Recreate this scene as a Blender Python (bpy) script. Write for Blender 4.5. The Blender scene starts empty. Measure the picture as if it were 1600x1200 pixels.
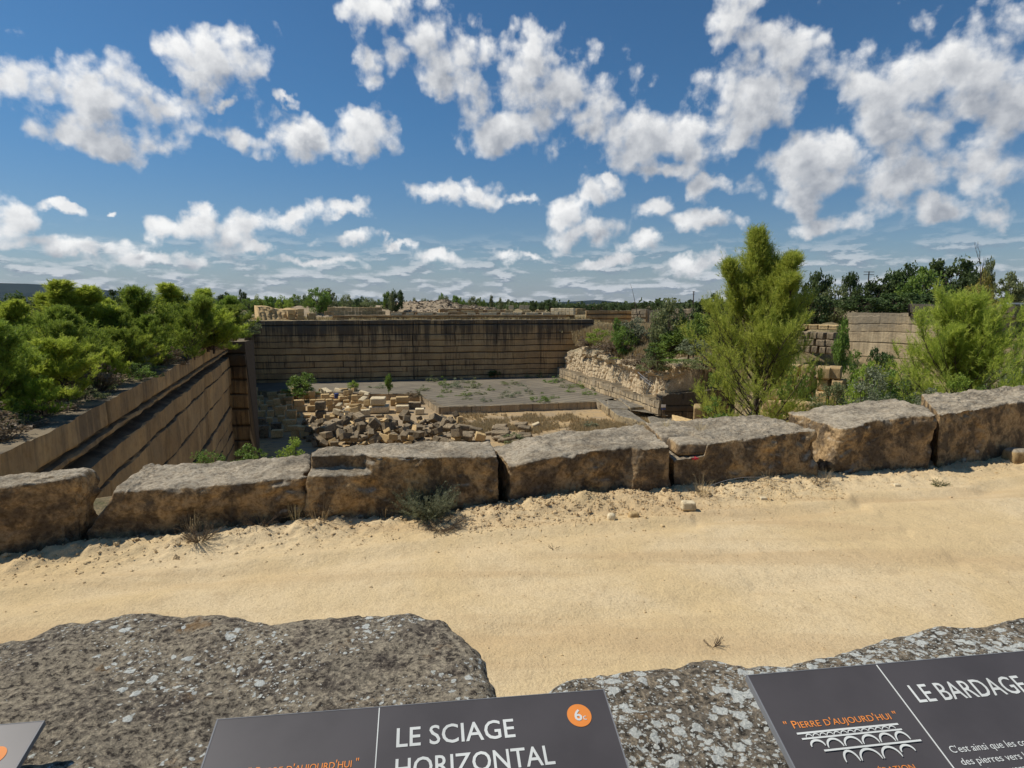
import bpy, math, random
import numpy as np
from mathutils import Vector, Matrix
# ---------------------------------------------------------------- camera, sky, sun
S = bpy.context.scene
R = math.radians
F = 933.0                      # focal length in pixels of the 1600 px wide photograph
EYE = 2.6
PITCH = math.atan((600 - 475) / F)
cam_d = bpy.data.cameras.new('camera'); cam = bpy.data.objects.new('camera', cam_d)
S.collection.objects.link(cam); S.camera = cam
cam_d.sensor_width = 36.0; cam_d.lens = 36.0 * F / 1600; cam_d.clip_start = 0.05; cam_d.clip_end = 30000
cam.location = (0, 0, EYE); cam.rotation_euler = (math.pi / 2 - PITCH, 0, 0)
S.render.resolution_x = 1024; S.render.resolution_y = 768
S.view_settings.view_transform = 'Standard'; S.view_settings.look = 'None'
S.view_settings.exposure = 0.12; S.view_settings.gamma = 1.0
S.render.engine = 'CYCLES'
SUN_AZ, SUN_EL = -80.0, 54.0   # degrees clockwise from the view direction (+Y), and above the horizon

def ray(px, py):
    u = (px - 800) / F; v = (600 - py) / F
    c, s = math.cos(PITCH), math.sin(PITCH)
    return np.array([u, c + v * s, -s + v * c])
def at_z(px, py, z):
    d = ray(px, py); t = (z - EYE) / d[2]
    return np.array([d[0] * t, d[1] * t, z])
def at_d(px, py, D):
    d = ray(px, py); t = D / d[1]
    return np.array([d[0] * t, D, EYE + d[2] * t])

class Nodes:
    def __init__(s, tree): s.t = tree; s.n = tree.nodes; s.l = tree.links
    def new(s, typ, **kw):
        n = s.n.new(typ)
        for k, v in kw.items(): setattr(n, k, v)
        return n
    def put(s, sock, v):
        if isinstance(v, bpy.types.NodeSocket): s.l.new(v, sock)
        elif isinstance(v, (tuple, list)) and sock.type == 'RGBA' and len(v) == 3: sock.default_value = (*v, 1)
        else: sock.default_value = v
    def m(s, op, a, b=0.0, c=None, clamp=False):
        n = s.new('ShaderNodeMath', operation=op, use_clamp=clamp); s.put(n.inputs[0], a); s.put(n.inputs[1], b)
        if c is not None: s.put(n.inputs[2], c)
        return n.outputs[0]
    def v(s, op, a, b=(0, 0, 0), out=0):
        n = s.new('ShaderNodeVectorMath', operation=op); s.put(n.inputs[0], a)
        if op == 'SCALE': s.put(n.inputs['Scale'], b)
        else: s.put(n.inputs[1], b)
        return n.outputs['Value'] if op in ('LENGTH', 'DOT_PRODUCT', 'DISTANCE') else n.outputs[0]
    def mr(s, x, a, b, c=0.0, d=1.0, smooth=True):
        n = s.new('ShaderNodeMapRange', interpolation_type='SMOOTHSTEP' if smooth else 'LINEAR', clamp=True)
        s.put(n.inputs[0], x); s.put(n.inputs[1], a); s.put(n.inputs[2], b); s.put(n.inputs[3], c); s.put(n.inputs[4], d)
        return n.outputs[0]
    def noise(s, vec, scale, detail=5, rough=.55, dist=0.0, color=False, dim='3D'):
        n = s.new('ShaderNodeTexNoise', noise_dimensions=dim); s.put(n.inputs['Vector'], vec); n.inputs['Scale'].default_value = scale
        n.inputs['Detail'].default_value = detail; n.inputs['Roughness'].default_value = rough; n.inputs['Distortion'].default_value = dist
        return n.outputs['Color' if color else 'Fac']
    def vor(s, vec, scale, out='Distance', feature='F1', rnd=1.0):
        n = s.new('ShaderNodeTexVoronoi', feature=feature); s.put(n.inputs['Vector'], vec)
        n.inputs['Scale'].default_value = scale; n.inputs['Randomness'].default_value = rnd
        return n.outputs[out]
    def mix(s, f, a, b, mode='MIX'):
        n = s.new('ShaderNodeMix', data_type='RGBA', blend_type=mode)
        s.put(n.inputs[0], f); s.put(n.inputs[6], a); s.put(n.inputs[7], b)
        return n.outputs[2]
    def xyz(s, x, y, z):
        n = s.new('ShaderNodeCombineXYZ'); s.put(n.inputs[0], x); s.put(n.inputs[1], y); s.put(n.inputs[2], z); return n.outputs[0]
    def sep(s, v):
        n = s.new('ShaderNodeSeparateXYZ'); s.put(n.inputs[0], v); return n.outputs

# clouds of the sky: centres and radii, azimuth / elevation (measured from the photograph)
CLOUDS = [(45,125,95,50),(165,165,115,58),(255,185,80,42),(150,215,100,26),(340,95,78,42),(300,112,45,24),(350,150,24,12),
 (455,157,28,9),(385,218,60,24),(475,215,75,36),(565,212,50,32),(590,15,55,34),(655,70,75,52),(725,112,52,42),(690,140,52,24),
 (575,110,20,32),(830,95,55,45),(870,140,98,58),(800,195,85,45),(905,185,62,36),(1000,215,62,42),(1085,200,88,46),
 (1175,150,85,62),(1245,105,62,50),(1035,262,56,24),(1155,30,50,50),(1222,60,52,42),(1395,130,92,62),(1500,115,112,66),(1585,160,62,62),
 (1400,195,95,42),(1285,235,90,46),(1280,292,82,46),(1385,280,82,52),(1450,325,60,26),(1550,235,80,62),(1295,352,75,18),(1560,325,50,20),
 (690,300,46,22),(742,302,42,24),(810,315,24,12),(878,330,46,34),(935,298,44,30),(905,368,66,20),(960,278,30,15),
 (1105,298,32,18),(1100,352,62,20),(1030,328,50,22),(1005,387,34,12),(545,327,42,14),(312,330,30,30),(372,360,52,32),
 (285,358,48,20),(410,386,34,10),(450,340,60,22),(540,372,44,12),(620,385,32,8),(20,340,42,32),(95,330,36,10),(165,330,14,6),
 (1085,412,52,14),(690,405,40,13),(820,400,40,10),(950,412,44,9),(130,385,120,14),(250,405,110,14),(480,410,80,10),
 (-160,120,120,70),(-300,300,140,60),(1780,120,120,90),(1900,330,150,60)]
world = bpy.data.worlds.new('World'); S.world = world; world.use_nodes = True
W = Nodes(world.node_tree); W.n.clear()
grp = bpy.data.node_groups.new('cloud_density', 'ShaderNodeTree')
grp.interface.new_socket('P', in_out='INPUT', socket_type='NodeSocketVector')
grp.interface.new_socket('D', in_out='OUTPUT', socket_type='NodeSocketFloat')
g = Nodes(grp); gi = g.new('NodeGroupInput'); go = g.new('NodeGroupOutput')
P0 = gi.outputs[0]
w1 = g.v('SCALE', g.v('SUBTRACT', g.noise(P0, 9, 5, .6, color=True, dim='2D'), (.5, .5, .5)), .08)
Pw = g.v('ADD', P0, w1)
acc = None
for cx, cy, rx, ry in CLOUDS:
    d = ray(cx, cy); d = d / np.linalg.norm(d)
    az, el = math.atan2(d[0], d[1]), math.asin(d[2])
    k = math.cos(math.atan((cx - 800) / F))            # pixels shrink in angle away from the centre
    sx, sy = rx / F * k * k * 1.06, ry / F * k * 1.08
    mm = g.v('LENGTH', g.v('MULTIPLY', g.v('SUBTRACT', Pw, (az, el, 0)), (1 / sx, 1 / sy, 0)))
    acc = mm if acc is None else g.m('SMOOTH_MIN', acc, mm, .25)
n2 = g.noise(P0, 22, 8, .60, .1, dim='2D')
vb = g.new('ShaderNodeTexVoronoi', feature='SMOOTH_F1', voronoi_dimensions='2D'); g.put(vb.inputs['Vector'], g.v('ADD', P0, g.v('SCALE', w1, .25))); vb.inputs['Scale'].default_value = 20; vb.inputs['Smoothness'].default_value = .35
try: vb.inputs['Detail'].default_value = 2.0; vb.inputs['Roughness'].default_value = .5
except Exception: pass
n3 = g.noise(P0, 7, 3, .5, dim='2D')
D = g.m('SUBTRACT', .99, acc)
D = g.m('MAXIMUM', D, -1.2)
D = g.m('ADD', D, g.m('MULTIPLY', g.m('SUBTRACT', n2, .5), 1.35))
D = g.m('ADD', D, g.m('MULTIPLY', g.m('SUBTRACT', .66, vb.outputs['Distance']), .8))
D = g.m('ADD', D, g.m('MULTIPLY', g.m('SUBTRACT', n3, .5), .5))
g.l.new(D, go.inputs[0])
tc = W.new('ShaderNodeTexCoord'); dirv = tc.outputs['Generated']
sx_, sy_, sz_ = W.sep(dirv)
az = W.m('ARCTAN2', sx_, sy_); el = W.m('ARCSINE', sz_)
P = W.xyz(az, el, 0)
def dens(vec):
    n = W.new('ShaderNodeGroup'); n.node_tree = grp; W.put(n.inputs[0], vec); return n.outputs[0]
D0 = dens(P)
D1 = dens(W.v('ADD', P, (-.012, .020, 0)))
D2 = dens(W.v('ADD', P, (-.03, .055, 0)))
alpha = W.m('POWER', W.mr(D0, -.08, .66), .85)
lit = W.m('SUBTRACT', W.m('SUBTRACT', 1.0, W.m('MULTIPLY', W.mr(D1, -.2, 1.05, smooth=False), .62)), W.m('MULTIPLY', W.mr(D2, -.4, .9, smooth=False), .60), clamp=True)
lit = W.m('ADD', W.m('MULTIPLY', lit, .8), W.m('MULTIPLY', W.mr(W.noise(P, 30, 5, .6, dim='2D'), .35, .65), .2))
# low bank of cloud towards the horizon, laid out on a flat layer
zc = W.m('MAXIMUM', sz_, .012)
pl = W.xyz(W.m('DIVIDE', sx_, zc), W.m('DIVIDE', sy_, zc), 0)
nb = W.noise(W.v('MULTIPLY', pl, (.30, .30, 1)), 1.0, 6, .62, .3, dim='2D')
nb2 = W.noise(W.v('ADD', W.v('MULTIPLY', pl, (.30, .30, 1)), (.25, -.45, 0)), 1.0, 6, .62, .3, dim='2D')
nc = W.noise(W.v('MULTIPLY', P, (15, 55, 0)), 1.0, 7, .60, .0, dim='2D')
bandmask = W.m('MULTIPLY', W.mr(el, .125, .035), W.mr(sz_, -.01, .004))
band = W.m('MULTIPLY', W.mr(W.m('ADD', W.m('MULTIPLY', nb, .15), W.m('MULTIPLY', nc, .85)), .42, .66), bandmask)
nc2 = W.noise(W.v('MULTIPLY', W.v('ADD', P, (-.004, .006, 0)), (15, 55, 0)), 1.0, 7, .60, .0, dim='2D')
blit = W.mr(W.m('ADD', W.m('MULTIPLY', W.m('SUBTRACT', nc, nc2), 2.2), nc), .40, .68)
sky = W.new('ShaderNodeTexSky', sky_type='NISHITA'); sky.sun_disc = False
sky.sun_elevation = R(SUN_EL); sky.sun_rotation = R(SUN_AZ); sky.altitude = 60
sky.air_density = 1.0; sky.dust_density = .25; sky.ozone_density = 3.5
SKY_S = 0.14
K = 1 / SKY_S
ccol = W.mix(lit, (.33 * K, .355 * K, .40 * K), (.92 * K, .92 * K, .91 * K))
bcol = W.mix(blit, (.20 * K, .25 * K, .33 * K), (.62 * K, .65 * K, .68 * K))
hz = W.mr(el, .0, .30)
skyc = W.mix(1.0, sky.outputs[0], W.mix(hz, (.36, .40, .45), (.25, .43, .53)), 'MULTIPLY')
lay = W.m('MULTIPLY', W.mr(el, .10, .0), .5)
skyc = W.mix(W.m('MULTIPLY', lay, W.mr(sz_, -.01, .004)), skyc, (.24 * K, .30 * K, .38 * K))
c = W.mix(W.m('MULTIPLY', band, .85), skyc, bcol)
c = W.mix(W.m('MULTIPLY', alpha, .97), c, ccol)
bg = W.new('ShaderNodeBackground'); W.put(bg.inputs[0], c); bg.inputs[1].default_value = SKY_S
wo = W.new('ShaderNodeOutputWorld'); W.l.new(bg.outputs[0], wo.inputs[0])
try: world.cycles.sampling_method = 'MANUAL'; world.cycles.sample_map_resolution = 512
except Exception: pass

sd = bpy.data.lights.new('sun', 'SUN'); sd.energy = 3.9; sd.angle = R(.5); sd.color = (1, .95, .87)
sun = bpy.data.objects.new('sun', sd); S.collection.objects.link(sun)
a, e = R(SUN_AZ), R(SUN_EL)
SUNV = Vector((math.sin(a) * math.cos(e), math.cos(a) * math.cos(e), math.sin(e)))
sun.rotation_euler = SUNV.to_track_quat('Z', 'Y').to_euler()
# ---------------------------------------------------------------- numpy helpers
def _hash(ix, iy, iz, seed):
    h = (ix.astype(np.int64) * 374761393 + iy.astype(np.int64) * 668265263 + iz.astype(np.int64) * 2147483647 + seed * 1442695041) & 0xffffffff
    h = ((h ^ (h >> 13)) * 1274126177) & 0xffffffff
    h = ((h ^ (h >> 16)) * 2246822519) & 0xffffffff
    return ((h ^ (h >> 15)) & 0xffffff) / float(0xffffff) * 2 - 1
def vnoise(p, seed=0):
    i = np.floor(p); f = p - i; f = f * f * (3 - 2 * f); out = 0
    x, y, z = i[:, 0], i[:, 1], i[:, 2]
    for dx in (0, 1):
        wx = f[:, 0] if dx else 1 - f[:, 0]
        for dy in (0, 1):
            wy = f[:, 1] if dy else 1 - f[:, 1]
            for dz in (0, 1):
                wz = f[:, 2] if dz else 1 - f[:, 2]
                out = out + wx * wy * wz * _hash(x + dx, y + dy, z + dz, seed)
    return out
def fbm(p, scale=1.0, oct=4, seed=0, gain=.5):
    p = np.asarray(p, float); 
    if p.shape[1] == 2: p = np.c_[p, np.zeros(len(p))]
    a, s, t = 1.0, 0, 0
    q = p * scale
    for k in range(oct):
        s = s + a * vnoise(q + 17.3 * k, seed + k); t += a; a *= gain; q = q * 2.03
    return s / t
def sst(x, a, b):
    t = np.clip((x - a) / (b - a), 0, 1); return t * t * (3 - 2 * t)

COL = S.collection
def mesh_obj(name, V, Fc, mats, parent=None, smooth=True, attrs=None, midx=None):
    """V (n,3); Fc: array (m,k) of equal polygons, or a list of such arrays."""
    me = bpy.data.meshes.new(name)
    V = np.asarray(V, dtype=np.float32)
    Fl = Fc if isinstance(Fc, list) else [Fc]
    Fl = [np.asarray(f, dtype=np.int32) for f in Fl if len(f)]
    loops = np.concatenate([f.ravel() for f in Fl]); tot = np.concatenate([np.full(len(f), f.shape[1]) for f in Fl])
    start = np.concatenate([[0], np.cumsum(tot)[:-1]])
    me.vertices.add(len(V)); me.vertices.foreach_set('co', V.ravel())
    me.loops.add(len(loops)); me.loops.foreach_set('vertex_index', loops.astype(np.int32))
    me.polygons.add(len(tot)); me.polygons.foreach_set('loop_start', start.astype(np.int32))
    me.polygons.foreach_set('loop_total', tot.astype(np.int32))
    me.polygons.foreach_set('use_smooth', np.full(len(tot), smooth, dtype=bool))
    if not isinstance(mats, (list, tuple)): mats = [mats]
    for m in mats: me.materials.append(m)
    if midx is not None: me.polygons.foreach_set('material_index', np.asarray(midx, dtype=np.int32))
    if attrs:
        for k, val in attrs.items():
            at = me.attributes.new(k, 'FLOAT', 'POINT'); at.data.foreach_set('value', np.asarray(val, dtype=np.float32))
    me.update(calc_edges=True); me.validate()
    o = bpy.data.objects.new(name, me); COL.objects.link(o)
    if parent is not None: o.parent = parent
    return o
def thing(name, label, cat, loc=(0, 0, 0), rz=0, group=None):
    o = bpy.data.objects.new(name, None); COL.objects.link(o); o.location = loc; o.rotation_euler = (0, 0, rz)
    o.empty_display_size = .2; return tag(o, label, cat, group)
def tag(o, label=None, cat=None, group=None, kind=None):
    if label: o['label'] = label
    if cat: o['category'] = cat
    if group: o['group'] = group
    if kind: o['kind'] = kind
    return o
def copy_tree(o, parent=None):
    c = o.copy(); COL.objects.link(c)
    if parent is not None: c.parent = parent
    for ch in list(o.children): copy_tree(ch, c)
    return c
def grid_faces(nu, nv, off=0, flip=False):
    i = np.arange(nu - 1)[:, None] * nv + np.arange(nv - 1)[None, :] + off
    i = i.ravel(); f = np.c_[i, i + nv, i + nv + 1, i + 1]
    return f[:, ::-1] if flip else f

# ---------------------------------------------------------------- materials
def newmat(name, rough=.9, spec=.2):
    m = bpy.data.materials.new(name); m.use_nodes = True
    N = Nodes(m.node_tree); b = m.node_tree.nodes['Principled BSDF']
    b.inputs['Roughness'].default_value = rough; b.inputs['Specular IOR Level'].default_value = spec
    return m, N, b
def attr(N, name):
    n = N.new('ShaderNodeAttribute'); n.attribute_name = name; return n.outputs['Fac']
def bump(N, b, h, strength, dist):
    n = N.new('ShaderNodeBump'); n.inputs['Strength'].default_value = strength; n.inputs['Distance'].default_value = dist
    N.put(n.inputs['Height'], h); N.l.new(n.outputs[0], b.inputs['Normal'])
def plain(name, col, rough=.7, metal=0.0, spec=.3):
    m, N, b = newmat(name, rough, spec); b.inputs['Metallic'].default_value = metal
    tc = N.new('ShaderNodeTexCoord').outputs['Object']
    n = N.noise(tc, 6, 4)
    N.put(b.inputs['Base Color'], N.mix(N.mr(n, .3, .7), tuple(x * .88 for x in col), tuple(min(1, x * 1.1) for x in col)))
    return m
def stone(name, c1, c2, dark, top=None, dark_amt=.5, fine=12, bumpd=.02, sc=1.0, pits=0.0, rnd=False, fresh=None, fresh_amt=.0):
    """quarried limestone: two body tones, blotchy grime, a grey weather crust on the upward faces"""
    m, N, b = newmat(name, .93, .12)
    tc = N.new('ShaderNodeTexCoord').outputs['Object']
    if rnd:
        oi = N.new('ShaderNodeObjectInfo'); tc = N.v('ADD', tc, N.v('SCALE', N.xyz(oi.outputs['Random'], oi.outputs['Random'], 1), 37.0))
    a = N.noise(tc, 1.1 * sc, 6, .62); f = N.noise(tc, fine * sc, 8, .68); g_ = N.noise(tc, 3.3 * sc, 8, .66, .35)
    col = N.mix(N.mr(a, .38, .62), c1, c2)
    if fresh is not None: col = N.mix(N.m('MULTIPLY', N.mr(N.noise(tc, .9 * sc, 5, .55, .5), .56 - fresh_amt, .64 - fresh_amt), .9), col, fresh)
    col = N.mix(N.m('MULTIPLY', N.mr(g_, .62 - .28 * dark_amt, .74 - .2 * dark_amt), .85), col, dark)
    if top is not None:
        nz = N.sep(N.new('ShaderNodeNewGeometry').outputs['Normal'])[2]
        tm = N.mr(N.m('ADD', nz, N.m('MULTIPLY', N.m('SUBTRACT', g_, .5), .9)), .35, .75)
        tcol = N.mix(N.mr(N.noise(tc, 2.2 * sc, 7, .65, .3), .4, .66), top, tuple(x * .52 for x in top))
        col = N.mix(N.m('MULTIPLY', tm, .85), col, tcol)
    col = N.mix(N.mr(f, .42, .62, .0, .75), col, N.mix(1.0, col, (.50, .46, .42), 'MULTIPLY'))
    col = N.mix(N.mr(N.noise(tc, fine * sc * 3.1, 4, .7), .40, .30, 0, .5), col, N.mix(1.0, col, (1.5, 1.48, 1.4), 'MULTIPLY'))
    if rnd:
        hsv = N.new('ShaderNodeHueSaturation'); N.put(hsv.inputs['Color'], col)
        N.put(hsv.inputs['Value'], N.m('ADD', .72, N.m('MULTIPLY', oi.outputs['Random'], .5))); col = hsv.outputs[0]
    N.put(b.inputs['Base Color'], col)
    h = N.m('ADD', N.m('MULTIPLY', f, .6), g_)
    if pits: h = N.m('SUBTRACT', h, N.m('MULTIPLY', N.mr(N.vor(tc, 28 * sc), .0, .30, 1, 0), pits))
    bump(N, b, h, .9, bumpd)
    return m
def wall_mat(name, c1, c2, streak, top_dark=.6, streak_amt=.6, grey=(.10, .095, .085)):
    """sawn quarry face: uses attributes wu (metres along), wv (metres below the top), cut (1 in the saw cut; also set in slots, to paint their shade), blk (random per stone)"""
    m, N, b = newmat(name, .95, .1)
    tc = N.new('ShaderNodeTexCoord').outputs['Object']
    u, v_, cut, blk = (attr(N, k) for k in ('wu', 'wv', 'cut', 'blk'))
    P = N.xyz(u, v_, 0)
    body = N.mix(N.mr(N.noise(P, .35, 5, .6), .35, .65), c1, c2)
    body = N.mix(N.m('MULTIPLY', N.m('ABSOLUTE', blk), .5), body, N.mix(1.0, body, (.55, .5, .45), 'MULTIPLY'))
    s1 = N.noise(N.xyz(N.m('MULTIPLY', u, 1.0), N.m('MULTIPLY', v_, .055), 3), .9, 6, .7)
    s2 = N.noise(N.xyz(N.m('MULTIPLY', u, 3.5), N.m('MULTIPLY', v_, .16), 7), 1.0, 5, .65)
    s3 = N.noise(N.xyz(N.m('MULTIPLY', u, .17), N.m('MULTIPLY', v_, .25), 9), 1.0, 5, .6)
    topf = N.mr(v_, 0, 6.5, top_dark, 0.0)
    st = N.m('ADD', N.m('MULTIPLY', s1, .62), N.m('MULTIPLY', s2, .38))
    st = N.m('ADD', st, N.m('MULTIPLY', topf, .22)); st = N.m('ADD', st, N.m('MULTIPLY', N.m('SUBTRACT', s3, .5), .35))
    col = N.mix(N.m('MULTIPLY', N.mr(st, .50, .66), streak_amt), body, streak)
    tp = N.m('ADD', N.mr(v_, .2, 4.2, .75, -.2, smooth=False), N.m('MULTIPLY', N.m('SUBTRACT', s3, .5), 1.4))
    tp = N.m('ADD', tp, N.m('MULTIPLY', N.m('SUBTRACT', s1, .5), 1.2))
    col = N.mix(N.m('MULTIPLY', N.mr(tp, .35, .8), top_dark), col, grey)
    bl = N.mr(N.noise(tc, 4, 6, .65), .45, .7)
    col = N.mix(N.m('MULTIPLY', bl, .35), col, N.mix(1.0, col, (.5, .45, .4), 'MULTIPLY'))
    nz = N.sep(N.new('ShaderNodeNewGeometry').outputs['Normal'])[2]
    col = N.mix(N.mr(nz, .6, .9), col, N.mix(N.mr(N.noise(tc, .8, 6, .6), .4, .6), (.24, .19, .12), (.12, .10, .07)))
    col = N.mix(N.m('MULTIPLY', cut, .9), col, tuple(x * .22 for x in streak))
    N.put(b.inputs['Base Color'], col)
    bump(N, b, N.m('ADD', N.noise(tc, 3, 6, .65), N.m('MULTIPLY', s2, .5)), .8, .06)
    return m
def leafmat(name, a, b_, rough=.55, trans=.25):
    m, N, b = newmat(name, rough, .25)
    t = attr(N, 'tint')
    oi = N.new('ShaderNodeObjectInfo').outputs['Random']
    col = N.mix(t, a, b_)
    hs = N.new('ShaderNodeHueSaturation'); N.put(hs.inputs['Color'], col)
    N.put(hs.inputs['Value'], N.m('ADD', .94, N.m('MULTIPLY', oi, .22))); N.put(hs.inputs['Hue'], N.m('ADD', .492, N.m('MULTIPLY', oi, .018)))
    N.put(b.inputs['Base Color'], hs.outputs[0])
    tr = N.new('ShaderNodeBsdfTranslucent'); N.put(tr.inputs[0], hs.outputs[0])
    mx = N.new('ShaderNodeMixShader'); mx.inputs[0].default_value = trans
    out = N.n['Material Output']; N.l.new(b.outputs[0], mx.inputs[1]); N.l.new(tr.outputs[0], mx.inputs[2]); N.l.new(mx.outputs[0], out.inputs[0])
    return m

M = {}
M['parapet'] = stone('parapet_stone', (.52, .355, .18), (.40, .27, .14), (.105, .080, .056), top=(.50, .43, .315), dark_amt=.8, bumpd=.05, fine=22, fresh=(.55, .36, .165), fresh_amt=.02)
M['parapet_fresh'] = stone('parapet_fresh_stone', (.46, .32, .15), (.34, .23, .11), (.12, .098, .07), top=(.42, .37, .28), dark_amt=.35, bumpd=.025, fine=14)
M['block'] = stone('sawn_block', (.62, .45, .23), (.55, .385, .18), (.34, .25, .14), dark_amt=.15, bumpd=.02, rnd=True)
M['block_old'] = stone('weathered_block', (.36, .28, .175), (.28, .22, .14), (.13, .105, .073), dark_amt=.5, bumpd=.03, rnd=True)
M['block_white'] = stone('cream_block', (.74, .62, .40), (.66, .54, .34), (.5, .38, .22), dark_amt=.1, bumpd=.02, rnd=True)
M['cliff'] = stone('cliff_stone', (.80, .64, .41), (.68, .53, .33), (.36, .29, .19), top=(.40, .34, .22), dark_amt=.3, bumpd=.12, sc=.6)
M['ledge'] = stone('ledge_stone', (.50, .39, .22), (.38, .30, .18), (.13, .11, .08), top=(.24, .22, .18), dark_amt=.5, bumpd=.05, sc=.5)
M['rubble'] = stone('rubble_stone', (.40, .31, .20), (.28, .225, .155), (.13, .11, .08), dark_amt=.4, rnd=True)
M['wall_far'] = wall_mat('far_quarry_face', (.60, .40, .19), (.47, .315, .16), (.11, .08, .052), .8, .9, grey=(.115, .10, .08))
M['wall_left'] = wall_mat('left_quarry_face', (.62, .415, .20), (.48, .325, .165), (.20, .14, .08), .3, .6)
M['wall_pale'] = wall_mat('pale_quarry_face', (.68, .53, .32), (.58, .44, .26), (.27, .205, .13), .4, .6, grey=(.28, .25, .19))
M['wall_orange'] = wall_mat('orange_quarry_face', (.70, .45, .20), (.58, .37, .16), (.26, .17, .09), .2, .5)
M['bark'] = stone('bark', (.15, .11, .08), (.10, .075, .055), (.05, .04, .032), dark_amt=.5, sc=3)
M['pine'] = leafmat('pine_needles', (.24, .32, .032), (.60, .66, .10), trans=0.55)
M['pine_bright'] = leafmat('bright_pine_needles', (.27, .345, .045), (.64, .68, .13), trans=.55)
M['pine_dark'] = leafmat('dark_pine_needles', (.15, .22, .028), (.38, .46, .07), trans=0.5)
M['leaf_dark'] = leafmat('dark_leaves', (.045, .075, .024), (.12, .165, .045), trans=0.35)
M['leaf_mid'] = leafmat('mid_leaves', (.11, .175, .035), (.25, .34, .06), trans=0.4)
M['leaf_lime'] = leafmat('lime_leaves', (.20, .28, .035), (.40, .46, .08), trans=0.45)
M['leaf_olive'] = leafmat('olive_leaves', (.14, .165, .06), (.30, .32, .14), trans=0.4)
M['leaf_yellow'] = leafmat('yellowing_leaves', (.25, .21, .04), (.42, .35, .08), trans=.32)
M['leaf_sage'] = leafmat('sage_leaves', (.15, .17, .085), (.31, .33, .20), trans=0.35)
M['leaf_brown'] = leafmat('brown_twigs', (.16, .115, .07), (.30, .22, .135), trans=.32)
M['dry_grass'] = leafmat('dry_grass_blades', (.34, .25, .12), (.56, .45, .25), trans=.32)
M['green_grass'] = leafmat('green_grass_blades', (.20, .22, .055), (.38, .38, .13), trans=0.35)

# ---------------------------------------------------------------- vegetation builders (all numpy)
def unit(v): return v / np.maximum(np.linalg.norm(v, axis=-1, keepdims=True), 1e-9)
def tubes(segs, sides=5):
    """segs: list of (p0,p1,r0,r1) -> V,F"""
    if not len(segs): return np.zeros((0, 3)), np.zeros((0, 4), int)
    A = np.array([s[0] for s in segs], float); B = np.array([s[1] for s in segs], float)
    ra = np.array([s[2] for s in segs])[:, None, None]; rb = np.array([s[3] for s in segs])[:, None, None]
    d = unit(B - A); h = np.where(np.abs(d[:, 2:3]) < .9, [[0, 0, 1]], [[1, 0, 0]])
    x = unit(np.cross(h, d)); y = np.cross(d, x)
    th = np.arange(sides) * 2 * np.pi / sides
    ring = np.cos(th)[None, :, None] * x[:, None] + np.sin(th)[None, :, None] * y[:, None]
    V = np.concatenate([A[:, None] + ring * ra, B[:, None] + ring * rb], 1).reshape(-1, 3)
    base = np.arange(len(A))[:, None] * sides * 2; k = np.arange(sides)[None]; k2 = (k + 1) % sides
    F_ = np.stack([base + k, base + k2, base + sides + k2, base + sides + k], -1).reshape(-1, 4)
    return V, F_
def needles(P, Dv, L, rng, per, nl, nw, tint, spread=.75):
    """bottle-brush needle triangles along shoots P + t*D*L"""
    n = len(P); t = rng.random((n, per)); 
    base = P[:, None] + Dv[:, None] * (t * L[:, None])[..., None]
    r = unit(rng.normal(size=(n, per, 3))); dd = unit(Dv[:, None] * .9 + r * spread)
    s = unit(np.cross(dd, rng.normal(size=(n, per, 3)))) * nw
    ln = nl * (.7 + .5 * rng.random((n, per, 1)))
    V = np.stack([base - s * .5, base + s * .5, base + dd * ln], 2).reshape(-1, 3)
    F_ = np.arange(len(V)).reshape(-1, 3)
    return V, F_, np.repeat(np.repeat(tint, per), 3)
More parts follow.
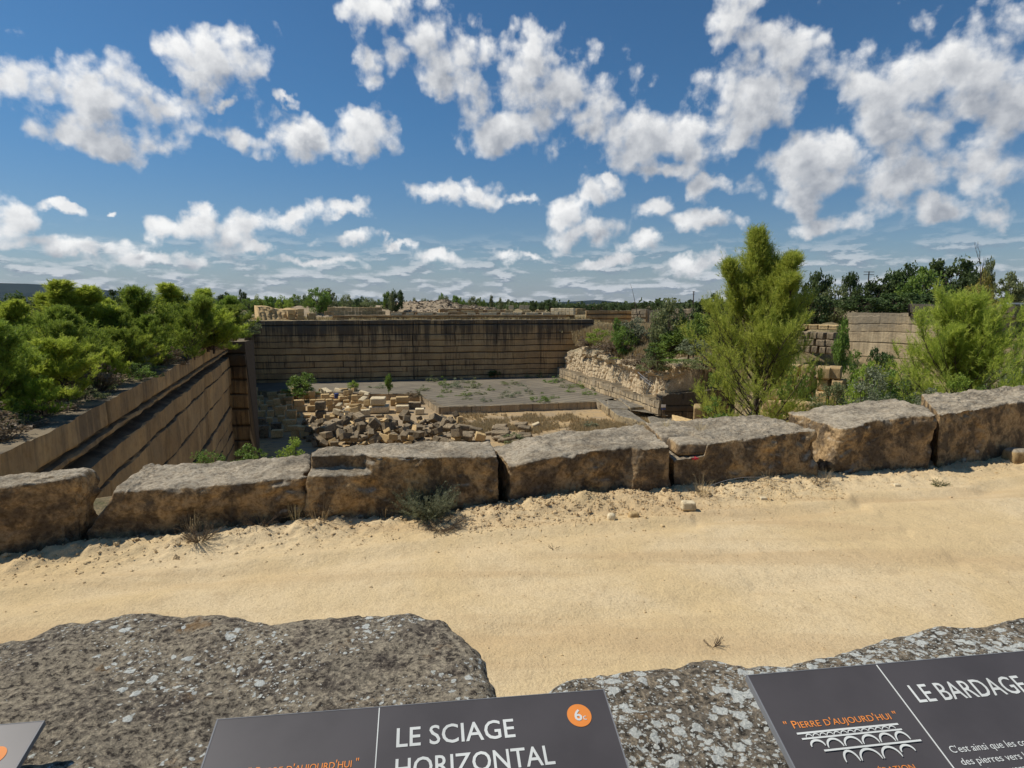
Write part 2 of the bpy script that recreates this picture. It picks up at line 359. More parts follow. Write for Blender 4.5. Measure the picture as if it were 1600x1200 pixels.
def pine(seed, H, Rr, whorls=14, per_w=5, low=.08, shoot=.3, per=26, nl=.13, nw=.014, up0=.15, up1=1.0, prof=.8, mat='pine', leaders=0, dens=1.0, lean=0):
    rng = np.random.default_rng(seed); segs = []; sp, sd_, sl, st = [], [], [], []
    def stick(p, d, L, r, n, curl, wig=.08):
        pts = [p]
        for k in range(n):
            d = unit(d + np.array([0, 0, curl / n]) + rng.normal(size=3) * wig); q = pts[-1] + d * L / n
            segs.append((pts[-1], q, r * (1 - k / n * .8), r * (1 - (k + 1) / n * .8))); pts.append(q)
        return np.array(pts), d
    def shoots_at(p, d, n, sc=1.0):
        for _ in range(n):
            dd = unit(d + rng.normal(size=3) * .45 + np.array([0, 0, .6])); sp.append(p); sd_.append(dd); sl.append(shoot * sc * (.6 + .8 * rng.random())); st.append(rng.random())
    def axis(base, d, h, r, wh, lo, rad):
        pts, dl = stick(base, d, h, r, 12, .1, .03 if lean == 0 else .06)
        for w in range(wh):
            t = lo + (1 - lo) * (w + rng.random() * .6) / wh
            i = min(t * 12, 11.99); k = int(i); p = pts[k] + (pts[k + 1] - pts[k]) * (i - k)
            pr = (min(1, (t - lo) / .18 + .55)) * (1 - t) ** prof + .04
            for b in range(rng.integers(per_w - 1, per_w + 2)):
                az = rng.random() * 2 * np.pi; upk = up0 + (up1 - up0) * t
                dd = unit(np.array([math.cos(az), math.sin(az), upk + rng.normal() * .12]))
                L = rad * pr * (.65 + .55 * rng.random())
                bp, bd = stick(p, dd, L, r * .28 * (1 - .6 * t), 6, .5, .10)
                for j in range(2, 7):
                    s = j / 6
                    dloc = unit(bp[j] - bp[j - 1])
                    for _ in range(max(1, int(2.4 * dens))):
                        side = unit(np.cross(dloc, [0, 0, 1]) * rng.choice([-1, 1]) + dloc * .8 + rng.normal(size=3) * .25 + np.array([0, 0, .3]))
                        tl = L * .30 * (1.15 - s) + shoot * .5
                        tp, td = stick(bp[j], side, tl, r * .07, 3, .5, .12)
                        for q in range(1, 4): shoots_at(tp[q], td, max(1, int(1.5 * dens + rng.random())))
                shoots_at(bp[-1], bd, 3)
        shoots_at(pts[-1], dl, 4, 1.3)
        return pts
    d0 = np.array([lean, 0, 1.0]); d0 = unit(d0)
    pts = axis(np.zeros(3), d0, H, H * .016 + .02, whorls, low, Rr)
    for q in range(leaders):
        k = rng.integers(5, 8); az = rng.random() * 6.28
        axis(pts[k], unit(np.array([math.cos(az) * .55, math.sin(az) * .55, 1.0])), H * (.95 - k / 12) * (.6 + .35 * rng.random()), H * .006, 5, .25, Rr * .22)
    P, Dv, L, T = np.array(sp), np.array(sd_), np.array(sl), np.array(st)
    V, F_, ti = needles(P, Dv, L, rng, per, nl, nw, T)
    return tubes(segs, 5), (V, F_, ti), M[mat]
def build_plant(root, wood, leaf, lmat, wood_name='trunk', leaf_name='crown', bark='bark'):
    if wood is not None and len(wood[0]): mesh_obj(wood_name, wood[0], wood[1], M[bark], root)
    mesh_obj(leaf_name, leaf[0], leaf[1], lmat, root, smooth=False, attrs={'tint': leaf[2]})
    return root
def leaves(C, rng, size, tint, aspect=.6, upbias=.4):
    n = len(C); nrm = unit(rng.normal(size=(n, 3)) + np.array([0, 0, upbias])); t = unit(np.cross(nrm, rng.normal(size=(n, 3)))); b = np.cross(nrm, t)
    s = size * (.6 + .8 * rng.random((n, 1)))
    V = np.stack([C - t * s, C + b * s * aspect, C + t * s, C - b * s * aspect], 1).reshape(-1, 3)
    return V, np.arange(4 * n).reshape(-1, 4), np.repeat(tint, 4)
def broad(seed, H, Rr, n_clump=40, n_leaf=60, leaf=.12, cl=.28, base=.2, shape='round', trunk=True, aspect=.6):
    """trunk and limbs reaching to clumps of leaves on an uneven crown"""
    rng = np.random.default_rng(seed); segs = []
    C = []
    while len(C) < n_clump:
        p = rng.uniform(-1, 1, 3); rr = np.linalg.norm(p)
        if rr > 1 or rr < .35: continue
        z = (p[2] + 1) / 2
        if shape == 'cone': k = (1 - z) ** .8 + .1
        elif shape == 'column': k = .9 * math.sin(math.pi * min(1, z * .85 + .12)) ** .4
        elif shape == 'mound':
            z = abs(p[2]); k = math.sqrt(max(0, 1 - z * z)) * .25 + .75
        else: k = 1
        C.append([p[0] * Rr * k, p[1] * Rr * k, H * (base + (1 - base) * z * .97)])
    C = np.array(C); 
    C[:, :2] *= (1 + .25 * vnoise(np.c_[C[:, 0], C[:, 1], C[:, 2]] / Rr * 1.7 + seed, seed))[:, None]
    cr = Rr * cl * (.6 + .8 * rng.random(n_clump))
    tr = H * .022 + .01
    top = np.array([0, 0, H * (base + .45 * (1 - base))])
    if trunk:
        prev = np.zeros(3)
        for k in range(4):
            q = top * (k + 1) / 4 + rng.normal(size=3) * [H * .012, H * .012, 0]; segs.append((prev, q, tr * (1 - k * .15), tr * (.85 - k * .15))); prev = q
    for c in C[:: (1 if n_clump < 60 else 2)]:
        s = top * (.25 + .7 * rng.random()) if trunk else np.array([0, 0, 0.])
        mid = s + (c - s) * .5 + rng.normal(size=3) * H * .02 - np.array([0, 0, H * .02])
        segs.append((s, mid, tr * .32, tr * .2)); segs.append((mid, c, tr * .2, tr * .08))
    cen = np.repeat(C, n_leaf, 0); r = np.repeat(cr, n_leaf)
    off = rng.normal(size=(len(cen), 3)); off = unit(off) * (rng.random((len(cen), 1)) ** .45) * r[:, None]; off[:, 2] *= .75
    Lp = cen + off; Lp[:, 2] = np.abs(Lp[:, 2])
    ti = np.clip(np.repeat(rng.random(n_clump), n_leaf) * .6 + rng.random(len(cen)) * .4, 0, 1)
    return tubes(segs, 5), leaves(Lp, rng, leaf, ti, aspect)
def tuft(seed, n, h, spread, w, droop=.4, tall=0):
    """blades bending outward from one root: two quads each"""
    rng = np.random.default_rng(seed); az = rng.random(n) * 2 * np.pi; r0 = rng.random(n) ** .5 * spread * .25
    d = np.c_[np.cos(az), np.sin(az), np.zeros(n)]; L = h * (.45 + .65 * rng.random(n)); out = (.15 + rng.random(n) * .85) * spread
    b = d * r0[:, None]; s = np.c_[-np.sin(az), np.cos(az), np.zeros(n)] * w
    m = b + d * (out * .4)[:, None] + np.c_[np.zeros((n, 2)), L * .65]; t = b + d * out[:, None] + np.c_[np.zeros((n, 2)), L * (1 - droop * rng.random(n))]
    V = np.stack([b - s, b + s, m + s * .8, m - s * .8, t], 1).reshape(-1, 3); i = np.arange(n)[:, None] * 5
    ti = np.repeat(rng.random(n), 5)
    return V, [i + np.array([[0, 1, 2, 3]]), i + np.array([[3, 2, 4]])], ti
# ---------------------------------------------------------------- terrain
PIT = [(-11.0, 8.9), (-13.5, 15.4), (-29.8, 61), (-27.7, 61.3), (-57, 128), (18, 142.5), (11, 139), (23, 91), (34, 93), (34, 58), (15, 26), (3, 20), (-7, 17), (-9, 11)]
CTRL = np.array([(-12, 6, -.1), (-5, 7, -.1), (0, 8.3, -.1), (5, 9.8, -.1), (10, 11, -.1), (20, 13, -.1), (0, 3, -.1), (-10, 3, -.1), (-30, 4, -.1), (15, 6, -.1), (30, 10, -.1), (60, 12, -.1),
 (-13, 9, -.3), (-14, 11, -.9), (-16, 15, -1), (-20, 25, -1), (-30, 50, -1), (-35, 61, -1), (-60, 100, -1), (-60, 128, -1), (-40, 20, -.9), (-80, 60, -.8), (-80, 120, -.8),
 (-50, 140, -1.1), (-30, 145, -1.1), (0, 150, -1.1), (15, 150, -1.1), (-8, 12, -1.6), (-8, 15, -2.4), (-4, 16, -2.6), (2, 18, -3), (8, 20, -3.2), (14, 24, -3.8),
 (10, 14, -1.3), (12, 18, -2.4), (20, 20, -1.8), (20, 25, -3.2), (30, 30, -3.3), (30, 45, -6), (40, 40, -4.5), (40, 60, -7), (46, 66, -7.2), (50, 59, -6.8), (44, 73, -6.5), (54, 55, -6), (60, 40, -3),
 (36, 93, -9), (30, 100, -6), (27, 115, -3.2), (24, 125, -2.6), (20, 135, -2.6), (28, 130, -2.4), (35, 110, -4), (45, 85, -5.5), (45, 100, -3),
 (58, 68, 1.2), (62, 60, 1.2), (52, 77, 1.2), (50, 84, 1.2), (44, 83, .2), (42, 95, -1), (50, 100, .5), (70, 100, 1), (80, 80, 1.2), (90, 60, 1), (40, 150, -3), (24, 145, -3), (60, 150, 0), (100, 120, .5), (34, 66, -6.5), (37, 68, -4), (38, 78, -2), (28, 54, -7.8), (29, 61, -4.5), (17, 126, -6.2), (15.5, 133, -6.5), (20, 128, -3.8), (21, 110, -7.2), (25, 98, -8), (26, 105, -5), (16, 40, -6), (26, 36, -4.5)], float)
def in_poly(x, y, P):
    c = np.zeros(x.shape, bool); n = len(P)
    for i in range(n):
        x1, y1 = P[i]; x2, y2 = P[(i + 1) % n]
        if y1 == y2: continue
        t = ((y1 > y) != (y2 > y)) & (x < (x2 - x1) * (y - y1) / (y2 - y1) + x1); c ^= t
    return c
def land(x, y):
    x = np.asarray(x, float); y = np.asarray(y, float)
    num = np.zeros(x.shape); den = np.zeros(x.shape)
    for cx, cy, cz in CTRL:
        w = 1 / (((x - cx) ** 2 + (y - cy) ** 2) + .6) ** 2; num += w * cz; den += w
    z = num / den
    far = sst(np.hypot(x - 0, y - 70), 130, 220); z = z * (1 - far) + -1.1 * far
    P = np.c_[x.ravel(), y.ravel()]
    away = sst(y, 9, 14).ravel()
    z = z + (fbm(P, .22, 4, 5) * .35 * away).reshape(z.shape)
    z = np.where(y < .85, .95, z)
    return z
def ground_z(x, y): return float(land(np.array([x]), np.array([y]))[0])
def grow(a, lim, s):
    out = [a]; d = s
    while abs(out[-1]) < lim: d *= 1.35; out.append(out[-1] + (d if s > 0 else d))
    return np.array(out[1:])
gx = np.concatenate([grow(-76, 9000, -1.2)[::-1], np.arange(-76, 96, .8), grow(96, 9000, 1.2)])
gy = np.concatenate([grow(-3, 600, -1.2)[::-1], np.arange(-3, 170, .8), grow(170, 12000, 1.2)])
X, Y = np.meshgrid(gx, gy, indexing='ij'); Z = land(X, Y)
PITG = [(15.5, 140.5) if q == (11, 139) else (27.6, 92) if q == (23, 91) else (34, 95) if q == (34, 93) else (20, 143) if q == (18, 142.5) else q for q in PIT]
pit = in_poly(X, Y, PITG)
for k_ in range(12): pit |= in_poly(X + 1.15 * math.cos(k_ * math.pi / 6), Y + 1.15 * math.sin(k_ * math.pi / 6), PITG)
Z = np.where(pit, -15.9, Z)
m, N, b = newmat('dry_ground', .95, .1)
tc = N.new('ShaderNodeTexCoord').outputs['Object']
n1 = N.noise(tc, .12, 8, .6); n2_ = N.noise(tc, 1.3, 8, .7); n3_ = N.noise(tc, 9, 6, .7)
c_ = N.mix(N.mr(n1, .42, .58), (.42, .31, .165), (.29, .22, .12)); c_ = N.mix(N.mr(n2_, .45, .62), c_, (.15, .14, .065)); c_ = N.mix(N.mr(n3_, .4, .7, 0, .6), c_, (.13, .105, .065))
N.put(b.inputs['Base Color'], c_); bump(N, b, N.m('ADD', n2_, n3_), 1, .12)
M['ground'] = m
tag(mesh_obj('ground', np.c_[X.ravel(), Y.ravel(), Z.ravel()], grid_faces(len(gx), len(gy)), M['ground']), kind='structure')

# pit floor: sand, grey dust and stains
m, N, b = newmat('pit_floor', .95, .1)
tc = N.new('ShaderNodeTexCoord').outputs['Object']; n1 = N.noise(tc, .10, 8, .62, .6); n2_ = N.noise(tc, .9, 8, .7); n3_ = N.noise(N.v('MULTIPLY', tc, (.15, 1, 1)), 1.2, 6, .6)
c_ = N.mix(N.mr(n1, .40, .60), (.46, .32, .16), (.34, .255, .155)); c_ = N.mix(N.mr(n2_, .52, .66), c_, (.20, .165, .11)); c_ = N.mix(N.mr(n3_, .5, .7, 0, .6), c_, (.24, .215, .18))
N.put(b.inputs['Base Color'], c_); bump(N, b, n2_, 1, .1); M['floor'] = m
def flat_poly(name, pts, z, mat_, res=1.0, amp=0.0, seed=1):
    P = np.array(pts); xs = np.arange(P[:, 0].min(), P[:, 0].max() + res, res); ys = np.arange(P[:, 1].min(), P[:, 1].max() + res, res)
    X, Y = np.meshgrid(xs, ys, indexing='ij'); V = np.c_[X.ravel(), Y.ravel()]; zz = z + fbm(V, .5, 3, seed) * amp
    F_ = grid_faces(len(xs), len(ys)); c = V[F_].mean(1); F_ = F_[in_poly(c[:, 0], c[:, 1], pts)]
    return mesh_obj(name, np.c_[V, zz], F_, mat_)
tag(flat_poly('pit_floor', [(-13, 10), (-31, 61), (-58, 127), (19, 144), (24, 90), (35, 92), (35, 57), (15, 25), (-7, 16)], -15.6, M['floor'], 1.0, .10), kind='structure')

# ---------------------------------------------------------------- sawn quarry faces
def wall(name, label, A, B, zt, zb, mat_, side=1, thick=3.0, ch=1.45, bw=3.2, cw=.10, cut_d=.16, res=(.25, .12), seed=1, jag=.12, slots=None, bulge=.10, vcut=.35, cat='quarry wall', group=None, tilt=0, wob=.14):
    A = np.array(A, float); B = np.array(B, float); L = np.linalg.norm(B - A); d = (B - A) / L; n = np.array([d[1], -d[0]]) * side
    nu = max(4, int(L / res[0]) + 1); u = np.linspace(0, L, nu)
    if callable(zt): top = zt(u / L)
    else: top = zt[0] + (zt[1] - zt[0]) * u / L
    if callable(zb): bot = zb(u / L)
    else: bot = np.full(nu, float(zb))
    top = top + fbm(np.c_[u, np.zeros(nu)], .9, 4, seed) * jag + np.round(fbm(np.c_[u, np.full(nu, 9.)], .25, 2, seed) * 2.2) * jag
    Hm = (top - bot).max(); nv = max(5, int(Hm / res[1]) + 1)
    U, T = np.meshgrid(u, np.linspace(0, 1, nv), indexing='ij')
    Zw = top[:, None] + (bot - top)[:, None] * T
    ztm = zt[0] if not callable(zt) else float(top.max())
    Vd = ztm - Zw + fbm(np.c_[U.ravel() * .5, Zw.ravel() * .6], .45, 4, seed + 3).reshape(U.shape) * wob + tilt * U
    Vd = Vd + .55 * ch * vnoise(np.c_[(Vd / ch * .45).ravel(), np.zeros(Vd.size), np.full(Vd.size, seed * 1.7)], seed).reshape(Vd.shape)
    ci = np.floor(Vd / ch); fr = np.abs(Vd / ch - np.round(Vd / ch)) * ch
    wk = cw * (.55 + .9 * (_hash(np.round(Vd / ch), ci * 0, ci * 0, seed) * .5 + .5)) * (.6 + .8 * (fbm(np.c_[U.ravel(), np.round(Vd / ch).ravel() * 7.7], .16, 3, seed + 8).reshape(U.shape) * .5 + .5))
    cut = np.exp(-(fr / wk) ** 2) * (ci >= 0) * (Vd > ch * .5)
    off = _hash(ci, ci * 0, ci * 0, seed + 5) * bw; cu = (U + off) / bw; cell = np.floor(cu)
    fe = np.abs(cu - np.round(cu)) * bw; vm = (_hash(np.round(cu), ci, ci * 0, seed + 6) > 1 - 2 * vcut)
    c2 = np.exp(-(fe / (cw * .7)) ** 2) * vm * .75
    # a few joints run through every course
    gl = (U + fbm(np.c_[Zw.ravel(), U.ravel() * .02], .2, 2, seed).reshape(U.shape) * .3) / (bw * 3.1); c3 = np.exp(-(np.abs(gl - np.round(gl)) * bw * 3.1 / (cw * .9)) ** 2) * (_hash(np.round(gl), ci * 0, ci * 0, seed + 9) > -.2) * .8
    cutm = np.clip(np.maximum(np.maximum(cut, c2), c3), 0, 1)
    blk = _hash(cell, ci, ci * 0, seed + 7)
    disp = -cutm * cut_d + blk * bulge * .5 + fbm(np.c_[U.ravel(), Zw.ravel()], .8, 4, seed + 2).reshape(U.shape) * bulge
    disp = disp - _hash(ci, ci * 0 + 3, ci * 0, seed) * bulge * .6
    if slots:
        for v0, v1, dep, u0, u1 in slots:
            s = sst(Vd, v0 - .12, v0 + .05) * (1 - sst(Vd, v1 - .05, v1 + .1)) * sst(U, u0 - .2, u0 + .2) * (1 - sst(U, u1 - .2, u1 + .2)); disp = disp - dep * s; cutm = np.maximum(cutm, s * .8)  # slot recess is also coloured dark: its shade and dirt painted in
    XY = A[None, None] + d * U[..., None] + n * disp[..., None]
    V = [np.concatenate([XY, Zw[..., None]], 2)]
    # cap and back, added as further columns of the same grid (towards index -1)
    caps = []
    for k, q in enumerate((.12, .3, .6, 1.0)):
        zz = top + fbm(np.c_[u, np.full(nu, 3.0 + k)], .7, 3, seed) * .08 * (k > 0); xy = A[None] + d * u[:, None] - n * (thick * q + .0)
        caps.append(np.c_[xy, zz])
    caps.append(np.c_[A[None] + d * u[:, None] - n * thick, bot])
    G = np.concatenate([np.stack(caps[::-1], 1), V[0]], 1)
    nt = G.shape[1]; F_ = grid_faces(nu, nt, flip=(side < 0))
    z0 = np.zeros((nu, 5)); at = {'wu': np.concatenate([np.repeat(u[:, None], 5, 1), U], 1).ravel(), 'wv': np.concatenate([z0, Vd], 1).ravel(), 'cut': np.concatenate([z0, cutm], 1).ravel(), 'blk': np.concatenate([z0, blk], 1).ravel()}
    e1 = np.arange(nt)[None]; e2 = (np.arange(nt) + (nu - 1) * nt)[None, ::-1]
    if side > 0: e1, e2 = e1[:, ::-1][:, ::-1], e2
    else: e1, e2 = e1[:, ::-1], e2[:, ::-1]
    o = mesh_obj(name, G.reshape(-1, 3), [F_, e1, e2], mat_, smooth=False, attrs=at)
    return tag(o, label, cat, group)

wall('quarry_wall', 'long dark stained back wall of the quarry with level saw cut courses', (-60, 127.5), (19.5, 142.5), (-1.0, -1.0), -15.8, M['wall_far'], 1, 3.5, ch=1.42, bw=3.1, cw=.07, cut_d=.26, seed=11, bulge=.14, jag=.05, res=(.2, .08), vcut=.42)
nL = np.array([.94, .34])
def offs(p, k): return tuple(np.array(p) + nL * k)
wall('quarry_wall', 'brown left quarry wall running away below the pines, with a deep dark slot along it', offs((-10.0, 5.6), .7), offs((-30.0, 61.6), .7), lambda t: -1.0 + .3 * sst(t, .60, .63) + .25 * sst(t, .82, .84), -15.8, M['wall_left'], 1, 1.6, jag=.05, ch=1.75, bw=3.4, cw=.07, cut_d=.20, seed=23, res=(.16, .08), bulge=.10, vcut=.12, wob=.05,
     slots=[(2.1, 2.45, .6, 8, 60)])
wall('quarry_wall', 'dark corner pier at the far end of the left quarry wall', (-29.9, 61.2), (-27.4, 61.2), (-1.3, -1.2), -15.8, M['wall_far'], 1, 2.2, ch=1.45, bw=1.6, seed=31, jag=.1)
wall('quarry_wall', 'narrow pale strip of quarry wall receding behind the dark corner pier', (-28.4, 63.6), (-57.5, 128), (-1.6, -1.2), -15.8, M['wall_pale'], 1, .8, ch=1.45, bw=3, seed=37, cw=.1)

# platform (upper floor of the pit) with its sawn step
PZ = -14.4
c1 = at_z(686, 637, PZ)[:2]; c2 = at_z(932, 628, PZ)[:2]; c3 = at_z(656, 617, PZ)[:2]; c4 = at_z(400, 611, PZ)[:2]; c5 = at_z(985, 641, PZ)[:2]; c6 = at_z(960, 622, PZ)[:2]
m, N, b = newmat('platform_stone', .95, .1)
tc = N.new('ShaderNodeTexCoord').outputs['Object']; rt = N.new('ShaderNodeMapping'); N.put(rt.inputs[0], tc); rt.inputs['Rotation'].default_value = (0, 0, R(52))
rv = rt.outputs[0]; wv = N.new('ShaderNodeTexWave', wave_type='BANDS'); N.put(wv.inputs[0], rv); wv.inputs['Scale'].default_value = .16; wv.inputs['Distortion'].default_value = .6; wv.inputs['Detail'].default_value = 3
n1 = N.noise(tc, .13, 8, .62, .5); n2_ = N.noise(tc, 1.4, 8, .7); st_ = N.noise(N.v('MULTIPLY', rv, (1.3, .06, 1)), 1.6, 6, .6)
c_ = N.mix(N.mr(n1, .4, .62), (.235, .20, .145), (.17, .145, .108)); c_ = N.mix(N.mr(wv.outputs['Fac'], .80, .97, 0, .75), c_, (.10, .088, .068)); c_ = N.mix(N.mr(st_, .5, .68, 0, .7), c_, (.15, .13, .10)); c_ = N.mix(N.mr(n2_, .55, .7), c_, (.27, .21, .12))
N.put(b.inputs['Base Color'], c_); bump(N, b, N.m('ADD', n2_, st_), 1, .06); M['platform'] = m
tag(flat_poly('pit_floor', [tuple(c1), tuple(c2), tuple(c6), tuple(c5), (24, 90), (19, 146), (-60, 131), tuple(c4), tuple(c3)], PZ, M['platform'], .35, .03), kind='structure')
wall('rock_step', 'shaded sawn step along the near edge of the grey stone platform', c1, c2, (PZ + .03, PZ + .03), -15.8, M['wall_pale'], 1, 1.0, ch=3, bw=1.7, cw=.07, cut_d=.12, res=(.1, .1), seed=41, jag=.03, vcut=.45, cat='rock ledge')
wall('rock_step', 'sunlit side of the platform step beside the loose blocks', c3, c1, (PZ + .03, PZ + .03), -15.8, M['wall_pale'], 1, 1.0, ch=3, bw=1.2, cw=.08, cut_d=.14, res=(.1, .1), seed=42, jag=.05, vcut=.45, cat='rock ledge')
wall('rock_step', 'low rough step under the back row of loose blocks', c4, c3, (PZ + .02, PZ + .03), -15.8, M['wall_pale'], 1, 1.0, ch=3, bw=2.2, cw=.08, res=(.15, .15), seed=43, jag=.06, cat='rock ledge')
wall('rock_step', 'short pale step where the platform turns towards the stone ledges', c2, c5, (PZ + .03, PZ + .03), -15.8, M['wall_pale'], 1, 1.0, ch=3, bw=1.1, cw=.08, res=(.1, .1), seed=44, jag=.06, vcut=.45, cat='rock ledge')

# right-hand cliff: sawn foot, drilled rock above
wall('quarry_wall', 'low sunlit foot wall of the right cliff beside the platform', (10.6, 139.5), (22.6, 91), lambda t: -12.3 + .12 * np.sin(t * 14), -14.6, M['wall_pale'], 1, 3.0, ch=1.3, bw=1.1, cw=.09, cut_d=.16, res=(.12, .10), seed=51, jag=.18, bulge=.14, vcut=.4)
def cliff(name, label, A, B, top, bot, mat_, side, seed, slope=.35, col=1.0, depth=8, rise=.05):
    A = np.array(A, float); B = np.array(B, float); L = np.linalg.norm(B - A); d = (B - A) / L; n = np.array([d[1], -d[0]]) * side
    nu = int(L / .14); nv = 60; u = np.linspace(0, L, nu); t = np.linspace(0, 1, nv); U, T = np.meshgrid(u, t, indexing='ij'); s = U / L
    tz, bz = top(s), bot(s); Zc = tz + (bz - tz) * T
    P3 = np.c_[U.ravel(), Zc.ravel(), np.zeros(U.size)]
    colm = np.abs(np.sin((U + fbm(P3, .4, 2, seed).reshape(U.shape) * .5) * math.pi / 1.25)) ** .5
    rough = 1 - sst(T, .15, .5)
    disp = (1 - T) * -(tz - bz) * slope + (colm - .6) * .55 * col * sst(T, .1, .4) + fbm(P3, .7, 5, seed + 1).reshape(U.shape) * (.25 + .9 * rough) + fbm(P3, .17, 3, seed + 2).reshape(U.shape) * .6 - .6 + np.abs(fbm(P3, 1.3, 3, seed + 5).reshape(U.shape)) * .5
    XY = A + d * U[..., None] + n * disp[..., None]; G = np.concatenate([XY, Zc[..., None]], 2)
    back = G[:, 0].copy(); rows = []
    for k in (.25, .6, 1.0): r_ = back.copy(); r_[:, :2] -= n * depth * k; r_[:, 2] += depth * k * rise + fbm(np.c_[u, u * 0 + k * 3], .8, 3, seed + 7) * .3; rows.append(r_)
    r_ = rows[-1].copy(); r_[:, 2] = G[:, -1, 2]; rows.append(r_)
    G = np.concatenate([np.stack(rows[::-1], 1), G], 1); nt = G.shape[1]
    e1 = np.arange(nt)[None]; e2 = (np.arange(nt) + (nu - 1) * nt)[None, ::-1]
    if side < 0: e1, e2 = e1[:, ::-1], e2[:, ::-1]
    return tag(mesh_obj(name, G.reshape(-1, 3), [grid_faces(nu, nt, flip=side < 0), e1, e2], mat_, smooth=True), label, 'cliff')
cliff('rock_cliff', 'rough sunlit rock face with drill grooves under the overgrown mound', (12.0, 139.5), (23.9, 92.5), lambda s: -8.6 + 1.9 * sst(s, .10, .2) - .7 * sst(s, .35, .9) + .3 * np.sin(s * 17), lambda s: -12.3 - .5 * s, M['cliff'], 1, 61, slope=.2, col=1.7, depth=5, rise=.28)
wall('quarry_wall', 'dark shaded end wall at the foot of the right cliff', (23.2, 90.8), (34, 92.5), (-11.6, -10.6), -15.8, M['wall_far'], 1, 2.5, ch=1.3, bw=1.4, seed=63, jag=.15)

# low stone ledges to the right of the platform
def ledge(label, fl, fr, bl, ztop, zbot, seed, mat_='ledge'):
    """fl, fr: front corners, bl: back-left corner, as ground points (x, y)"""
    fl, fr, bl = (np.array(q[:2], float) for q in (fl, fr, bl))
    c = hexa([(*fl, zbot), (*fr, zbot), (*(fr + bl - fl), zbot), (*bl, zbot), (*fl, ztop), (*fr, ztop), (*(fr + bl - fl), ztop), (*bl, ztop)], .22, .12, .10, seed, fine=.05)
    return tag(mesh_obj('stone_ledge', c[0], c[1], M[mat_]), label, 'rock ledge')
def cube_surface(dims, s):
    vs, fs, off = [], [], 0
    lx, ly, lz = dims; n = [max(2, int(q / s) + 1) for q in dims]
    for ax in range(3):
        a, b_ = [(1, 2), (2, 0), (0, 1)][ax]
        A_, B_ = np.meshgrid(np.linspace(-1, 1, n[a]), np.linspace(-1, 1, n[b_]), indexing='ij')
        for sg in (-1, 1):
            p = np.zeros((A_.size, 3)); p[:, a] = A_.ravel(); p[:, b_] = B_.ravel(); p[:, ax] = sg
            vs.append(p); fs.append(grid_faces(n[a], n[b_], off, flip=sg < 0)); off += len(p)
    V = np.concatenate(vs); F_ = np.concatenate(fs)
    key = np.round(V * 20000).astype(np.int64); _, idx, inv = np.unique(key, axis=0, return_index=True, return_inverse=True)
    return V[idx], inv.ravel()[F_]
def hexa(C, s, rad, rough, seed, fine=.01, mod=None, chip=.0, crag=.0):
    """rounded, worn block through 8 corners (front bottom L,R, back bottom R,L, then the same on top)"""
    C = np.array(C, float)
    dims = np.array([np.linalg.norm(C[1] - C[0]), np.linalg.norm(C[3] - C[0]), np.linalg.norm(C[4] - C[0])])
    V, F_ = cube_surface(dims, s); h = dims / 2; q = V * h
    rr = rad * (1 + .8 * fbm(q, 1.7, 3, seed + 9)) ; rr = np.clip(rr, rad * .25, h.min() * .8)[:, None]
    if chip: rr = rr + chip * sst(fbm(q, 2.2, 3, seed + 12), .18, .55)[:, None]; rr = np.minimum(rr, h.min() * .9)
    inner = np.clip(q, -(h - rr), h - rr); dd = q - inner; ln = np.linalg.norm(dd, axis=1, keepdims=True)
    q2 = inner + dd / np.maximum(ln, 1e-9) * rr; nrm = dd / np.maximum(ln, 1e-9)
    nz = fbm(q, .9, 3, seed) * rough + fbm(q, 5, 4, seed + 4) * fine * 1.2 + fbm(q, 18, 3, seed + 5) * fine * .45
    if crag:      # split, craggy faces: ridged noise, on the sides and broken edges only
        rg = 1 - np.abs(fbm(q * [1, 1, 1.6] + fbm(q, 1.2, 2, seed + 20)[:, None] * .5, 2.4, 4, seed + 21)) * 2.4
        rg2 = 1 - np.abs(fbm(q, 7, 3, seed + 22)) * 2.2
        side = 1 - sst(nrm[:, 2], .6, .95); patch = sst(fbm(q, 1.1, 2, seed + 23), -.25, .2)
        nz = nz + side * patch * (np.minimum(rg, .6) - .4) * crag + side * patch * rg2 * crag * .3
    q2 = q2 + nrm * nz[:, None]
    if mod is not None: q2 = mod(q2, h, nrm)
    w = (q2 / h + 1) / 2; a, b_, c_ = w[:, 0:1], w[:, 1:2], w[:, 2:3]
    bot_ = (1 - a) * (1 - b_) * C[0] + a * (1 - b_) * C[1] + a * b_ * C[2] + (1 - a) * b_ * C[3]
    top_ = (1 - a) * (1 - b_) * C[4] + a * (1 - b_) * C[5] + a * b_ * C[6] + (1 - a) * b_ * C[7]
    return bot_ * (1 - c_) + top_ * c_, F_
ledge('low L shaped ledge in the grass right of the platform, its top grey', at_z(965, 655, -15.0), at_z(1012, 668, -15.0), at_z(930, 628, -15.0), -14.3, -15.8, 71)
ledge('long dark walled ledge beneath the foot of the right cliff', at_z(984, 636, -13.9), at_z(1040, 634, -13.9), at_z(966, 622, -13.9), -13.9, -15.8, 72)
ledge('small square ledge between the platform and the dark walled ledge', at_z(950, 638, -14.2), at_z(983, 639, -14.2), at_z(948, 626, -14.2), -14.1, -15.8, 73)
ledge('broken ledge block at the edge of the dry grass, nearest the parapet', at_z(1020, 668, -15), at_z(1062, 662, -15), at_z(1012, 652, -15), -14.9, -15.8, 74)
ledge('pale ledge sloping up beside the big pine', at_d(1056, 638, 78), at_d(1092, 650, 74), at_d(1050, 628, 84), -13.0, -15.8, 75, 'block')
ledge('pale upright stone at the left of the big pine trunk', at_d(1084, 640, 70), at_d(1096, 640, 70), at_d(1084, 638, 73), -9.6, -15.8, 76, 'block')

